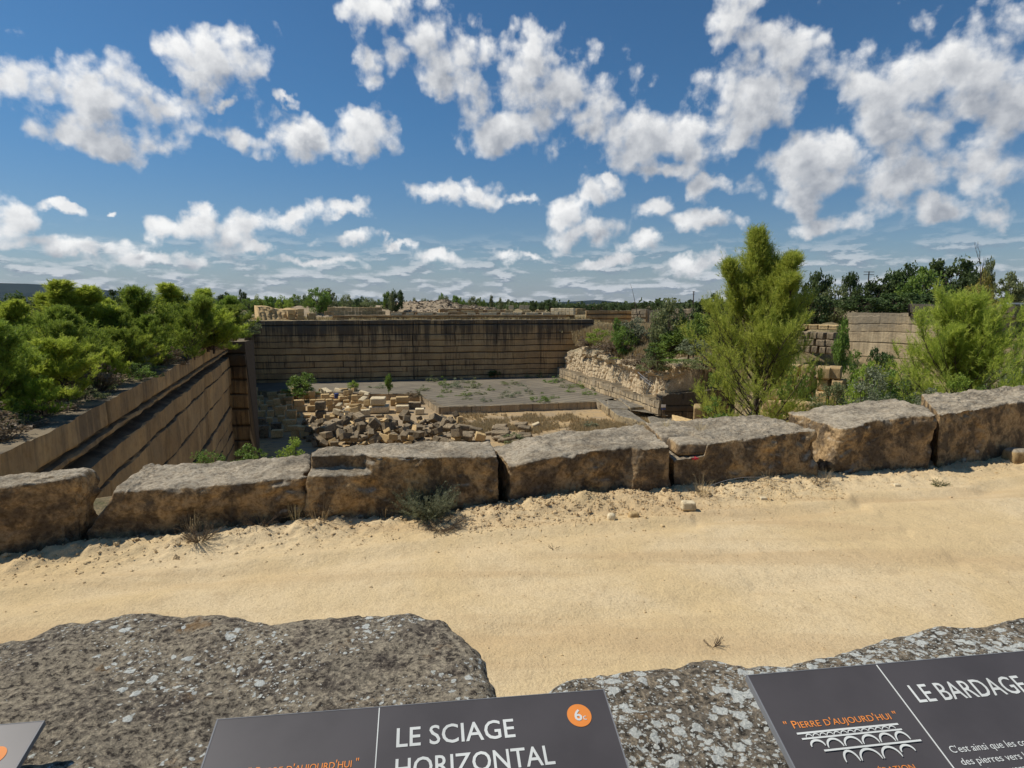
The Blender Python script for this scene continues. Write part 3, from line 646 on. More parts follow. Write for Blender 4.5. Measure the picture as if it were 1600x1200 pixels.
# walls on the right: big rounded face, stepped block walls, far pale walls
def zp(px, py, D): return at_d(px, py, D)[2]
wall('quarry_wall', 'tall pale rounded quarry face with fine vertical streaks behind the right pine', tuple(at_d(1325, 488, 78)[:2]), tuple(at_d(1587, 492, 65)[:2]), (zp(1325, 488, 78), zp(1585, 492, 65)), -8.5, M['wall_pale'], 1, 3, ch=1.3, bw=4.6, cw=.04, cut_d=.08, res=(.12, .07), seed=81, jag=.06, bulge=.05, vcut=.05)
wall('quarry_wall', 'short shaded return of the tall pale quarry face', (46.5, 83), tuple(at_d(1324.5, 488, 78.1)[:2]), (1.2, zp(1325, 488, 78)), -8, M['wall_pale'], 1, 1.2, ch=1.25, bw=2.6, seed=82, jag=.05, res=(.2, .15))
wall('block_wall', 'band of dark weathered rock lying along the top of the tall pale face', tuple(at_d(1462, 0, 72.5)[:2]), tuple(at_d(1640, 0, 64)[:2]), (zp(1462, 477, 72.5), zp(1640, 478, 64)), zp(1585, 496, 66), M['wall_far'], 1, 3, ch=3, bw=3.8, cw=.1, seed=83, jag=.12, res=(.15, .1), bulge=.2, cat='rock band')
wall('quarry_wall', 'dark reddish far face just left of the shrubs on the overgrown mound', (19.5, 158), (31.5, 157), (.95, .9), -6, M['wall_orange'], 1, 3, ch=1.0, bw=2.2, seed=84, jag=.05, cw=.12, res=(.25, .12))
wall('quarry_wall', 'bright far wall end catching the sun above the mound', (30.6, 154), (33.8, 152), (1.3, 1.3), -5, M['wall_pale'], 1, 3, ch=1.3, bw=1.7, seed=85, jag=.05)
wall('quarry_wall', 'bright far wall of pale courses left of the feathery tree', (34.3, 150), (46, 146), (1.1, 1.9), -5, M['wall_pale'], 1, 3, ch=1.1, bw=2.2, seed=86, jag=.1, cw=.09)
# ---------------------------------------------------------------- parapet of rough blocks along the track
FB = [(-420, 918), (70, 868), (127, 858), (474, 823), (480, 823), (779, 798), (793, 796), (1051, 774), (1052, 770), (1275, 752), (1279, 745), (1442, 737), (1465, 730), (1650, 706)]
FBW = np.array([at_z(*q, 0.0)[:2] for q in FB])
o_ = np.argsort(FBW[:, 0]); LX, LY = FBW[o_, 0], FBW[o_, 1]
def line_y(x):
    x = np.asarray(x, float); y = np.interp(x, LX, LY)
    y = np.where(x < LX[0], LY[0] + (x - LX[0]) * .25, y); return np.where(x > LX[-1], LY[-1] + (x - LX[-1]) * .25, y)
def parapet(label, fbl, fbr, ftl, ftr, btl, btr, seed, rad=.022, rough=.05, mat_='parapet', mod=None, chip=.07, ztl=None, ztr=None):
    a, b_ = at_z(*fbl, 0.0), at_z(*fbr, 0.0)
    tl, tr = at_d(*ftl, a[1] + .04), at_d(*ftr, b_[1] + .04)
    kl, kr = at_z(*btl, tl[2] + (ztl or 0)), at_z(*btr, tr[2] + (ztr or 0))
    g0 = -.35
    C = [(a[0], a[1], g0), (b_[0], b_[1], g0), (kr[0], kr[1], g0 - .3), (kl[0], kl[1], g0 - .3), tl, tr, kr, kl]
    V, F_ = hexa(C, .021, rad, rough, seed, fine=.032, mod=mod, chip=chip, crag=.08)
    return tag(mesh_obj('stone_block', V, F_, M[mat_]), label, 'stone block', 'rough blocks of the parapet')
def modC(q, h, n):                       # a sawn rebate along the lower left of the face
    m_ = (1 - sst(q[:, 0], -h[0] + .62, -h[0] + .74)) * sst(q[:, 2], -h[2] + .0, -h[2] + .01) 
    up = sst(q[:, 2], h[2] - .20, h[2] - .155); front = 1 - sst(q[:, 1], -h[1] + .0, -h[1] + .4)
    q = q.copy(); q[:, 1] += .16 * m_ * up * front; q[:, 1] -= .05 * m_ * (1 - up) * front
    return q
def modD(q, h, n):                       # diagonal broken scar near the right of the face
    q = q.copy(); x = q[:, 0] - h[0] * .38 - q[:, 2] * .5; front = 1 - sst(q[:, 1], -h[1] + .0, -h[1] + .35)
    q[:, 1] += (.13 * (1 - sst(x, -.1, .12)) - .03) * front * sst(q[:, 0], -h[0] * .6, -h[0] * .1); q[:, 2] -= .05 * sst(-q[:, 0], h[0] * .55, h[0]) * (q[:, 2] > 0)
    return q
def modB(q, h, n):
    q = q.copy(); q[:, 0] += .22 * (1 - sst(q[:, 0], -h[0], -h[0] + .5)) * sst(q[:, 2], .0, h[2]) - .08 * (1 - sst(q[:, 0], -h[0], -h[0] + .5)) * (1 - sst(q[:, 2], -h[2], .0))
    q[:, 1] += .10 * sst(vnoise(q * [1.6, .1, 2.2] + 3, 5), -.1, .7) * (1 - sst(q[:, 1], -h[1] + .0, -h[1] + .4)) ; return q
def modA(q, h, n):
    q = q.copy(); q[:, 1] += .22 * sst(q[:, 0], h[0] - .45, h[0]) * (1 - sst(q[:, 1], -h[1], 0)); return q
def modE(q, h, n):                       # broken upper left corner where the cracked slab lies
    q = q.copy(); q[:, 2] -= .16 * (1 - sst(q[:, 0], -h[0] + .48, -h[0] + .56)) * (1 - sst(q[:, 1], -h[1] + .55, -h[1] + .75)) * sst(q[:, 2], -.05, .1)
    q[:, 1] += .05 * sst(q[:, 2], .05, h[2]) * sst(q[:, 0], -h[0] + .5, 0) * (1 - sst(q[:, 1], -h[1], -h[1] + .3)); return q
def modF(q, h, n):                       # smooth sloping shoulder on the left end
    q = q.copy(); k = 1 - sst(q[:, 0], -h[0], -h[0] + .75); q[:, 2] -= .20 * k ** 1.3 * sst(q[:, 2], 0, h[2]) * .35
    q[:, 1] += .07 * sst(q[:, 0], -h[0] + .3, -h[0] + .5) * (1 - sst(q[:, 0], h[0] - .5, h[0] - .2)) * (1 - sst(q[:, 1], -h[1], -h[1] + .3)) * (1 - sst(-q[:, 2], -h[2] * .6, h[2] * .3)); return q
parapet('rough stone block cut off by the left edge of the picture', (-420, 918), (72, 868), (-420, 800), (99, 754), (-420, 772), (142, 736), 101, mod=modA, rough=.06)
parapet('long stone block with a broken craggy face and a gap on its left', (127, 858), (474, 823), (139, 771), (476, 747), (196, 731), (484, 713), 102, mod=modB, rough=.06, chip=.1)
parapet('stone block behind the grey green bush, stepped at its lower left', (481, 823), (779, 798), (482, 716), (778, 713), (495, 698), (765, 687), 103, mod=modC, rough=.04)
parapet('long tapering stone block right of the bush, with a pale scar down its face', (794, 797), (1050, 776), (797, 722), (1048, 695), (767, 690), (1005, 662), 104, mod=modD, rough=.05)
blockE = parapet('stone block with a cracked slab and a red paint spot on it', (1053, 774), (1275, 752), (1052, 700), (1277, 672), (1010, 661), (1190, 646), 105, mod=modE, rough=.035)
parapet('stone block with a smooth sloping left shoulder and a dark pitted face', (1287, 747), (1446, 738), (1318, 663), (1465, 648), (1232, 637), (1400, 622), 106, mod=modF, rough=.06, chip=.08)
parapet('tall dark stone block reaching the right edge of the picture', (1466, 733), (1660, 704), (1467, 646), (1660, 622), (1440, 616), (1600, 606), 107, rough=.07, chip=.1)
def rock(name, label, cat, p, dims, seed, mat_, rz=0, s=.03, rad=.4, rough=.15, group=None, sub=0):
    d = np.array(dims) / 2; c, s_ = math.cos(rz), math.sin(rz)
    C = [(sx * d[0] * k, sy * d[1] * k, sz * d[2]) for sz, k in ((-1, 1.0), (1, .86)) for sx, sy in ((-1, -1), (1, -1), (1, 1), (-1, 1))]
    V, F_ = hexa(C, s, rad * min(dims), rough * min(dims), seed, fine=.03 * min(dims))
    V = V @ np.array([[c, s_, 0], [-s_, c, 0], [0, 0, 1]]); V[:, 2] += d[2] - sub
    o = mesh_obj(name, V, F_, M[mat_]); o.location = p; return tag(o, label, cat, group)
q = at_d(1075, 697, line_y(at_z(1070, 773, 0)[0]) + .30)
rock('stone_slab', 'small cracked slab lying on the left corner of the red marked block', 'stone slab', (q[0], q[1], q[2] - .06), (.50, .50, .15), 111, 'parapet', rz=.1, rad=.2, s=.015)
# red paint spot on block E is part of that block's face: a thin daub
q = at_z(1540, 745, 0)
rock('stone', 'small rounded orange stone wedged below the tall dark block at the right edge', 'stone', tuple(at_z(1588, 722, 0) + np.array([0, -.02, -.03])), (.42, .3, .26), 112, 'parapet_fresh', rad=.4)
rock('stone', 'pale fist sized stone alone on the gravel under the red marked block', 'stone', tuple(at_z(1075, 797, 0.02)), (.20, .15, .12), 113, 'block_white', rad=.3, s=.01)
rock('stone', 'left of two pale stones in the gravel below the tapering block', 'stone', tuple(at_z(955, 814, 0.0)), (.11, .10, .10), 114, 'block_white', rad=.3, s=.01)
rock('stone', 'right and lower of two pale stones in the gravel below the tapering block', 'stone', tuple(at_z(990, 810, 0.0)), (.13, .10, .08), 115, 'block', rad=.3, s=.01)
rock('stone', 'small angular stone under the block with the sloping shoulder', 'stone', tuple(at_z(1192, 783, 0.0)), (.10, .09, .06), 116, 'block_white', rad=.3, s=.01)
rock('stone', 'small stone in the dry twigs below the dark pitted block', 'stone', tuple(at_z(1400, 761, 0.0)), (.10, .09, .05), 117, 'block_white', rad=.3, s=.01)

# ---------------------------------------------------------------- the track
nu, nv = 1000, 270
xs = np.linspace(-15, 22, nu); ts = np.linspace(0, 1, nv)
X, T = np.meshgrid(xs, ts, indexing='ij'); y1 = line_y(xs)[:, None] + .35; Y = 1.0 + (y1 - 1.0) * T
dd = line_y(xs)[:, None] - Y; P2 = np.c_[X.ravel(), Y.ravel()]
def f2(sc, o, sd, P=P2): return fbm(P, sc, o, sd).reshape(X.shape)
amp = np.interp(xs, [-10, -7, -4.5, -2, -.9, 0, 1.2, 2.4, 3.5, 6.5, 8, 12], [.05, .08, .10, .12, .05, .16, .14, .19, .16, .05, .05, .05])[:, None]
ridge = amp * np.exp(-((dd - .16) / np.interp(xs, [-8, -1, 1, 3, 6, 9], [.26, .28, .26, .38, .30, .3])[:, None]) ** 2) * (.75 + .6 * f2(2.2, 4, 3))
lump = np.exp(-((dd - .2) / .42) ** 2)
Zr = ridge + lump * (f2(9, 4, 8) * .05 + np.maximum(f2(24, 2, 9), 0) * .045) + f2(.35, 3, 4) * .03 + f2(3, 4, 5) * .010 + f2(14, 3, 6) * .004
rut = lambda c, w: np.exp(-(((dd + f2(.25, 2, 12) * .25) - c) / w) ** 2)
Zr -= .035 * rut(1.15, .13) + .03 * rut(2.9, .16) + .015 * rut(2.1, .12); Zr += np.maximum(f2(5, 3, 31), .1) * .010 + .018 * rut(.9, .08) + .012 * rut(1.5, .12)
Zr += np.maximum(f2(30, 2, 15), .25) * .012
m, N, b = newmat('track_sand', .96, .08)
tc = N.new('ShaderNodeTexCoord').outputs['Object']
n1 = N.noise(tc, .55, 7, .6, .5); n2_ = N.noise(tc, 4, 8, .65); n3_ = N.noise(tc, 45, 6, .7); n4 = N.noise(N.v('MULTIPLY', N.v('ADD', tc, (0, 0, 4)), (.22, 1.5, 1)), 1.0, 6, .6, .4)
c_ = N.mix(N.mr(n1, .38, .64), (.67, .50, .265), (.72, .56, .33)); c_ = N.mix(N.mr(n4, .48, .66, 0, .75), c_, (.57, .405, .215)); c_ = N.mix(N.mr(n2_, .5, .72, 0, .7), c_, (.58, .43, .24))
c_ = N.mix(N.mr(n3_, .42, .72, 0, .55), c_, (.42, .30, .165)); sp = N.vor(tc, 26); c_ = N.mix(N.m('MULTIPLY', N.mr(sp, .09, .05), N.mr(n2_, .44, .6)), c_, (.36, .25, .13))
N.put(b.inputs['Base Color'], c_); bump(N, b, N.m('ADD', N.m('MULTIPLY', n3_, .5), N.m('ADD', n2_, N.m('MULTIPLY', N.noise(tc, 16, 5, .7), .25))), 1, .022)
M['sand'] = m
tag(mesh_obj('road', np.c_[X.ravel(), Y.ravel(), Zr.ravel()], grid_faces(nu, nv), M['sand']), kind='structure')
def road_z(x, y):
    i = int(np.clip((x + 15) / 37 * (nu - 1), 0, nu - 1)); t = (y - 1.0) / max(.1, float(line_y(x)) + .35 - 1.0); j = int(np.clip(t * (nv - 1), 0, nv - 1)); return float(Zr[i, j])
# gravel: uncountable crumbs of limestone
def pebbles(n, pos, size, seed):
    rng = np.random.default_rng(seed); C, Fb = cube_surface((1, 1, 1), .5); C = C / np.maximum(np.abs(C).max(1, keepdims=True), 1e-6) * .5; C = C / np.linalg.norm(C, axis=1, keepdims=True) * (.45 + .12 * rng.random((len(C), 1)))
    V = C[None] * (1 + .35 * rng.normal(size=(n, len(C), 1)) * .6) * (size[:, None, None]) * np.array([1, 1, .75]) * (.7 + .6 * rng.random((n, 1, 3)))
    th = rng.random(n) * 6.28; c, s = np.cos(th), np.sin(th); x = V[..., 0] * c[:, None] - V[..., 1] * s[:, None]; y = V[..., 0] * s[:, None] + V[..., 1] * c[:, None]
    V = np.stack([x, y, V[..., 2]], -1) + pos[:, None]
    F_ = (Fb[None] + (np.arange(n) * len(C))[:, None, None]).reshape(-1, 4); return V.reshape(-1, 3), F_
rng = np.random.default_rng(5); n = 15000
px = rng.uniform(-9, 12, n); px = np.where(rng.random(n) < .5, rng.uniform(-.5, 4.6, n), px); dl = np.abs(rng.normal(.22, .30, n)); k = rng.random(n) < .13; dl = np.where(k, rng.uniform(.3, 5, n), dl)
py = line_y(px) - dl; sz = .009 + .020 * rng.random(n) ** 2 + .03 * (rng.random(n) < .04); sz = np.where(k, sz * .55, sz)
pz = np.array([road_z(a_, b__) for a_, b__ in zip(px, py)])
tag(mesh_obj('gravel', *pebbles(n, np.c_[px, py, pz], sz, 6), M['sand'], smooth=False), 'loose limestone crumbs banked against the parapet and strewn over the track', 'gravel', kind='stuff')

# ---------------------------------------------------------------- the two lichened rocks behind the panels
def lichen_mat(name, base1, base2, dark, cover, size, patch):
    m, N, b = newmat(name, .93, .12)
    tc = N.new('ShaderNodeTexCoord').outputs['Object']
    wob = N.v('ADD', tc, N.v('SCALE', N.v('SUBTRACT', N.noise(tc, 55, 3, .6, color=True), (.5, .5, .5)), .022))
    a = N.noise(tc, 2.2, 7, .65); f = N.noise(tc, 60, 8, .72); g_ = N.noise(tc, 9, 8, .7, .4); h_ = N.noise(tc, 170, 4, .7)
    col = N.mix(N.mr(a, .38, .62), base1, base2); col = N.mix(N.mr(g_, .46, .66, 0, .8), col, dark)
    col = N.mix(N.mr(f, .50, .60, 0, .95), col, tuple(x * .45 for x in dark)); col = N.mix(N.mr(f, .47, .40, 0, .75), col, tuple(min(1, x * 1.55) for x in base1))
    col = N.mix(N.mr(N.noise(tc, 5.5, 5, .6, .3), .62, .72, 0, .7), col, (.34, .20, .08)); col = N.mix(N.mr(h_, .5, .7, 0, .5), col, dark)
    lic = None
    dens = N.m('ADD', N.mr(N.noise(tc, 3.0, 5, .6), .35, .65, 0, 1), patch)
    for sc, th, o in ((size, .36, 0), (size * 2.2, .34, 5), (size * 4.6, .30, 9)):
        vo = N.new('ShaderNodeTexVoronoi', feature='F1'); N.put(vo.inputs['Vector'], N.v('ADD', wob, (o, o, o))); vo.inputs['Scale'].default_value = sc
        rn = N.sep(vo.outputs['Color'])[0]; thr = N.m('MULTIPLY', N.m('MULTIPLY', N.m('SUBTRACT', N.m('MULTIPLY', dens, cover), rn), 5.0, clamp=True), th)
        s = N.mr(N.m('SUBTRACT', thr, vo.outputs['Distance']), -.015, .03); lic = s if lic is None else N.m('MAXIMUM', lic, s)
    lc = N.mix(N.mr(h_, .35, .65), (.92, .92, .83), (.64, .65, .57)); col = N.mix(N.m('MULTIPLY', lic, .93), col, lc)
    N.put(b.inputs['Base Color'], col)
    bump(N, b, N.m('ADD', N.m('ADD', N.m('MULTIPLY', f, 1.4), g_), N.m('MULTIPLY', lic, .12)), 1, .017); return m
M['lichen_sparse'] = lichen_mat('brown_lichened_rock', (.40, .335, .235), (.30, .255, .185), (.11, .088, .072), .62, 24, -.13)
M['lichen_dense'] = lichen_mat('white_lichened_rock', (.33, .265, .18), (.25, .21, .155), (.11, .095, .075), 1.45, 24, .28)
def big_rock(label, outline, z, cx, cy, mat_, seed, grad=(0, 0)):
    """outline: world points (x, y) anticlockwise round the top"""
    P = np.array(outline); n = 760; nr = 230
    ang = np.arctan2(P[:, 1] - cy, P[:, 0] - cx); rad = np.hypot(P[:, 0] - cx, P[:, 1] - cy); o = np.argsort(ang); ang, rad = ang[o], rad[o]
    th = np.linspace(-np.pi, np.pi, n, endpoint=False)
    # denser where the picture sees the edge
    xr = np.cos(th) ; r_ = np.interp(th, np.r_[ang - 2 * np.pi, ang, ang + 2 * np.pi], np.r_[rad, rad, rad])
    r_ = r_ * (1 + .012 * fbm(np.c_[np.cos(th) * 9, np.sin(th) * 9], 3, 4, seed))
    s = np.linspace(0.02, 1, nr) ; TH, Sg = np.meshgrid(th, s, indexing='ij'); RR = r_[:, None] * Sg
    Xr = cx + np.cos(TH) * RR; Yr = cy + np.sin(TH) * RR; Q = np.c_[Xr.ravel(), Yr.ravel()]
    edge = (r_[:, None] * (1 - Sg)); Zt = z + grad[0] * (Xr - cx) + grad[1] * (Yr - cy) + (fbm(Q, 1.6, 4, seed) * .035 + fbm(Q, 9, 4, seed + 1) * .012 + fbm(Q, 38, 3, seed + 2) * .006).reshape(Xr.shape) - .05 * np.exp(-edge / .035)
    V = [np.stack([Xr, Yr, Zt], -1)]; ks = (.03, .08, .2, .4, .7, 1.0); rows = []
    for k in ks:
        rr = r_ * (1 + .03 * k) + .02 * math.sqrt(k) ; zz = (Zt[:, -1]) * (1 - k) + k * (-.3)
        x_, y_ = cx + np.cos(th) * rr, cy + np.sin(th) * rr; w = fbm(np.c_[x_, y_, zz], 4, 3, seed + 6) * .03; rows.append(np.stack([x_ + np.cos(th) * w, y_ + np.sin(th) * w, zz], -1))
    G = np.concatenate([V[0], np.stack(rows, 1)], 1); nt = G.shape[1]; i = (np.arange(n)[:, None] * nt + np.arange(nt - 1)[None]); j = (((np.arange(n) + 1) % n)[:, None] * nt + np.arange(nt - 1)[None])
    F_ = np.stack([i, i + 1, j + 1, j], -1).reshape(-1, 4)
    cap = (np.arange(n) * nt)[None]
    return tag(mesh_obj('lichened_rock', G.reshape(-1, 3), [F_, cap], M[mat_]), label, 'rock')
ZR = 1.63
L1 = [(-260, 1080), (-60, 1003), (0, 990), (40, 984), (90, 962), (130, 960), (190, 948), (245, 944), (300, 946), (355, 944), (400, 956), (440, 957), (480, 950), (540, 944), (600, 941), (650, 942), (670, 952), (695, 955), (720, 975), (745, 1000), (762, 1035), (772, 1060), (778, 1087), (783, 1150), (786, 1260)]
P1 = [tuple(at_z(*q, ZR)[:2]) for q in L1] + [(.0, .42), (-.4, .35), (-1.0, .35), (-1.6, .45), (-1.95, .7)]
big_rock('broad brown rock with sparse white lichen spots behind the left panels', P1, ZR, -.75, .95, 'lichen_sparse', 201)
L2 = [(800, 1290), (806, 1180), (812, 1110), (840, 1080), (862, 1062), (880, 1048), (930, 1040), (985, 1031), (1040, 1024), (1075, 1014), (1095, 1010), (1120, 1016), (1145, 1022), (1200, 1019), (1225, 1020), (1260, 1010), (1300, 1002), (1340, 990), (1380, 971), (1430, 962), (1470, 952), (1500, 957), (1545, 958), (1600, 951), (1720, 945), (1900, 960)]
P2_ = [tuple(at_z(*q, ZR)[:2]) for q in L2] + [(2.2, 1.0), (2.1, .6), (1.5, .42), (.8, .36), (.2, .42)]
big_rock('brown rock thickly crusted with white lichen behind the right panel', P2_, ZR, 1.05, .95, 'lichen_dense', 202)

# ---------------------------------------------------------------- information panels
M['panel'] = plain('panel_face', (.075, .066, .064), .45, spec=.4)
M['panel_edge'] = plain('panel_edge', (.20, .20, .20), .6, .0)
M['lettering'] = plain('cream_lettering', (.66, .66, .60), .6)
M['orange'] = plain('orange_print', (.80, .26, .05), .6)
M['post'] = plain('post_metal', (.10, .10, .10), .5, .7)
def cam_dir(px, py): return ray(px, py) / np.linalg.norm(ray(px, py))
class Panel:
    def __init__(s, label, tl, tr, vp, width, height, dist=1.08):
        r1, r2, v1 = cam_dir(*tl), cam_dir(*tr), cam_dir(*vp)
        n = unit(np.cross(r1, r2)); xa = unit(np.cross(n, v1)); xa = xa if xa[0] > 0 else -xa
        xa = unit(xa - v1 * xa.dot(v1)); nn = unit(np.cross(xa, v1)); nn = nn if nn[2] > 0 else -nn
        s.xa, s.up, s.n = xa, v1, nn
        # scale so the top edge is `width` long
        k2 = lambda t: np.linalg.norm(r2 * t - r1)
        # r1 and r2*t must differ along xa
        A_ = np.c_[r2, -xa]; sol = np.linalg.lstsq(A_, r1, rcond=None)[0]; t = sol[0]
        sc = width / k2(t); s.o = np.array([0, 0, EYE]) + r1 * sc; s.w = width; s.h = height
        Mx = Matrix(((xa[0], -v1[0] * -1, nn[0], s.o[0]), (xa[1], v1[1], nn[1], s.o[1]), (xa[2], v1[2], nn[2], s.o[2]), (0, 0, 0, 1)))
        s.root = thing('information_panel', label, 'information panel', (0, 0, 0), group='information panels'); s.root.matrix_world = Mx
    def loc(s, px, py):
        r = ray(px, py); t = (s.o - np.array([0, 0, EYE])).dot(s.n) / r.dot(s.n); p = np.array([0, 0, EYE]) + r * t - s.o
        return p.dot(s.xa), p.dot(s.up)
    def box(s, name, x0, x1, y0, y1, z0, z1, mat_, parent=None):
        V = [(x, y, z) for z in (z0, z1) for x, y in ((x0, y0), (x1, y0), (x1, y1), (x0, y1))]
        F_ = [(3, 2, 1, 0), (4, 5, 6, 7), (0, 1, 5, 4), (1, 2, 6, 5), (2, 3, 7, 6), (3, 0, 4, 7)]
        return mesh_obj(name, V, np.array(F_), M[mat_], parent or s.root, smooth=False)
    def text(s, name, body, p0, height, mat_, width=None, parent=None, bold=0.0, small=False):
        cu = bpy.data.curves.new(name, 'FONT'); cu.body = body; cu.size = 1; cu.offset = bold; cu.extrude = 0; cu.resolution_u = 3
        if small: cu.small_caps_scale = .8
        if small:
            for i, ch in enumerate(body): cu.body_format[i].use_small_caps = ch.islower()
        o = bpy.data.objects.new(name, cu); COL.objects.link(o); bpy.context.view_layer.update()
        me = bpy.data.meshes.new_from_object(o.evaluated_get(bpy.context.evaluated_depsgraph_get())); bpy.data.objects.remove(o)
        v = np.array([q.co[:] for q in me.vertices]); lo, hi = v.min(0), v.max(0); ky = height / .73; kx = ky if width is None else width / (hi[0] - lo[0])
        v[:, 0] = (v[:, 0] - lo[0]) * kx + p0[0]; v[:, 1] = v[:, 1] * ky + p0[1]; v[:, 2] = .0008
        me.vertices.foreach_set('co', v.astype(np.float32).ravel()); me.materials.clear(); me.materials.append(M[mat_]); me.name = name
        t = bpy.data.objects.new(name, me); COL.objects.link(t); t.parent = parent or s.root; return t
    def strip(s, name, pts, w, mat_, parent=None, z=.0009):
        P = np.array(pts); d = np.gradient(P, axis=0); d = d / np.linalg.norm(d, axis=1, keepdims=True); n = np.c_[-d[:, 1], d[:, 0]] * np.broadcast_to(np.asarray(w) / 2, (len(P),))[:, None]
        V = np.concatenate([np.c_[P + n, np.full(len(P), z)], np.c_[P - n, np.full(len(P), z)]]); k = np.arange(len(P) - 1); return V, np.c_[k + len(P), k + len(P) + 1, k + 1, k]
    def frame(s, div):
        b = s.box('board', 0, s.w, -s.h, 0, -.012, 0, 'panel')
        s.box('edge_trim', -.0016, .0008, -s.h, .0, -.0115, .0006, 'panel_edge'); s.box('edge_trim', s.w - .0008, s.w + .0016, -s.h, 0, -.0115, .0006, 'panel_edge'); s.box('edge_trim', -.0016, s.w + .0016, 0.0002, .0016, -.0115, .0006, 'panel_edge')
        s.box('divider', div - .0009, div + .0009, -s.h + .002, -.001, .0002, .0007, 'lettering')
        return b
    def posts(s):
        for x in (.12, s.w - .12):
            q = s.o + s.xa * x - s.up * s.h * .5 - s.n * .013; V, F_ = tubes([((q[0], q[1], .93), tuple(q), .022, .022)], 12); inv = np.array(s.root.matrix_world.inverted()); V = (np.c_[V, np.ones(len(V))] @ inv.T)[:, :3]
            mesh_obj('post', V, F_, M['post'], s.root)
def badge(pn, c, r, txt=None):
    th = np.linspace(0, 2 * np.pi, 49)[:-1]; V = np.c_[c[0] + np.cos(th) * r, c[1] + np.sin(th) * r, np.full(48, .0008)]
    o = mesh_obj('badge', V, np.arange(48)[None], M['orange'], pn.root, smooth=False)
    if txt: 
        t = pn.text('badge_number', '6', (c[0] - r * .42, c[1] - r * .45), r * .98, 'lettering', parent=o, bold=.02); t.location.z = .0007
        t = pn.text('badge_letter', 'c', (c[0] + r * .26, c[1] - r * .45), r * .55, 'lettering', parent=o); t.location.z = .0007
def logo(pn, px0, px1, q):
    """arches in three tiers: q maps (s, t) in the logo's own frame to the panel"""
    Vs, Fs, off = [], [], 0
    def add(pts, w):
        nonlocal off
        V, F_ = pn.strip('x', [q(*p) for p in pts], w, 'lettering'); V[:, 2] += .00005 * len(Vs); Vs.append(V); Fs.append(F_ + off); off += len(V)
    def arch(x0, x1, y0, y1, w):
        t = np.linspace(0, np.pi, 15); xc, a = (x0 + x1) / 2, (x1 - x0) / 2
        add([(xc - a * math.cos(k), y0 + (y1 - y0) * math.sin(k) ** .9) for k in t], w * (.35 + .65 * np.sin(t) ** .5))
    add([(.0, .97), (.5, .975), (1.0, .97)], .0030); add([(.02, .80), (.5, .80), (1.0, .80)], .0026)
    for k in range(13): arch(.07 + k * .068, .07 + (k + .86) * .068, .83, .92, .0016)
    e = (.07, .22, .385, .56, .73, .885, 1.03)
    for k in range(6): arch(e[k], e[k + 1] - .02, .47 + (.07 if k in (0,) else 0), .72, .0034)
    add([(.16, .40), (.6, .41), (1.1, .42)], .0028)
    e = (.30, .45, .66, .85, 1.0)
    for k in range(4): arch(e[k], e[k + 1] - .02, .02 + (.12 if k in (3,) else 0), .33, .0034)
    return mesh_obj('arch_logo', np.concatenate(Vs), np.concatenate(Fs), M['lettering'], pn.root, smooth=False)
pa = Panel('dark panel headed LE SCIAGE HORIZONTAL with an orange badge', (340, 1125), (943, 1078), (658, 168), .70, .50)
pa.frame(pa.loc(593, 1104)[0])
def put_text(pn, name, body, x0y, x1y, hpx, mat_, **k):
    a_ = pn.loc(*x0y); b_ = pn.loc(*x1y); t_ = pn.loc(x0y[0], x0y[1] - hpx)
    return pn.text(name, body, a_, abs(t_[1] - a_[1]), mat_, width=b_[0] - a_[0], **k)
put_text(pa, 'heading', 'LE SCIAGE', (619, 1168), (806, 1153), 31, 'lettering', bold=.008)
put_text(pa, 'heading', 'HORIZONTAL', (617, 1218), (869, 1197), 33, 'lettering', bold=.008)
cb = pa.loc(905, 1118); badge(pa, cb, abs(pa.loc(924, 1118)[0] - cb[0]), '6')
pb = Panel('dark panel at right headed LE BARDAGE with a cream arch logo', (1168, 1056), (1600, 1018), (700, 146), .50, .50)
pb.w = .70; dv = pb.loc(1370, 1040)[0]; pb.frame(dv)
put_text(pb, 'heading', 'LE BARDAGE', (1437, 1098), (1612, 1081), 30, 'lettering', bold=.006)
put_text(pb, 'subtitle', '" Pierre d\'aujourd\'hui "', (1229, 1140), (1403, 1120), 13, 'orange', small=True)
La, Lb, Lc = pb.loc(1245, 1147), pb.loc(1404, 1133), pb.loc(1278, 1175)
def ql(s_, t_):
    k = (Lc[1] - La[1]) / -.57; return (La[0] + (Lb[0] - La[0]) * s_, La[1] + (t_ - .97) * k)
logo(pb, 0, 0, ql)
put_text(pb, 'subtitle', '\u00c9RATION', (1376, 1209), (1432, 1203), 10, 'orange')
for k, (tx, p, q2) in enumerate((("C'est ainsi que les co", (1488, 1177), (1606, 1164)), ('des pierres vers le', (1505, 1196), (1610, 1182)), ('blocs), ou vers l', (1521, 1214), (1612, 1203)))):
    put_text(pb, 'body_text', tx, p, q2, 12, 'lettering')
# same subtitle and logo on the first panel, just below the picture's edge
def copy_col(dst, x_off, y_off):
    pass
put_text(pa, 'subtitle', '" Pierre d\'aujourd\'hui "', (385, 1214), (560, 1198), 14, 'orange', small=True)
pc = Panel('grey panel corner with an orange badge at the bottom left edge', (-560, 1182), (68, 1127), (640, 168), .70, .50)
pc.frame(pc.loc(-290, 1158)[0]); cb = pc.loc(-8, 1181); badge(pc, cb, abs(pc.loc(8, 1181)[0] - cb[0]))
for p_ in (pa, pb, pc): p_.posts()
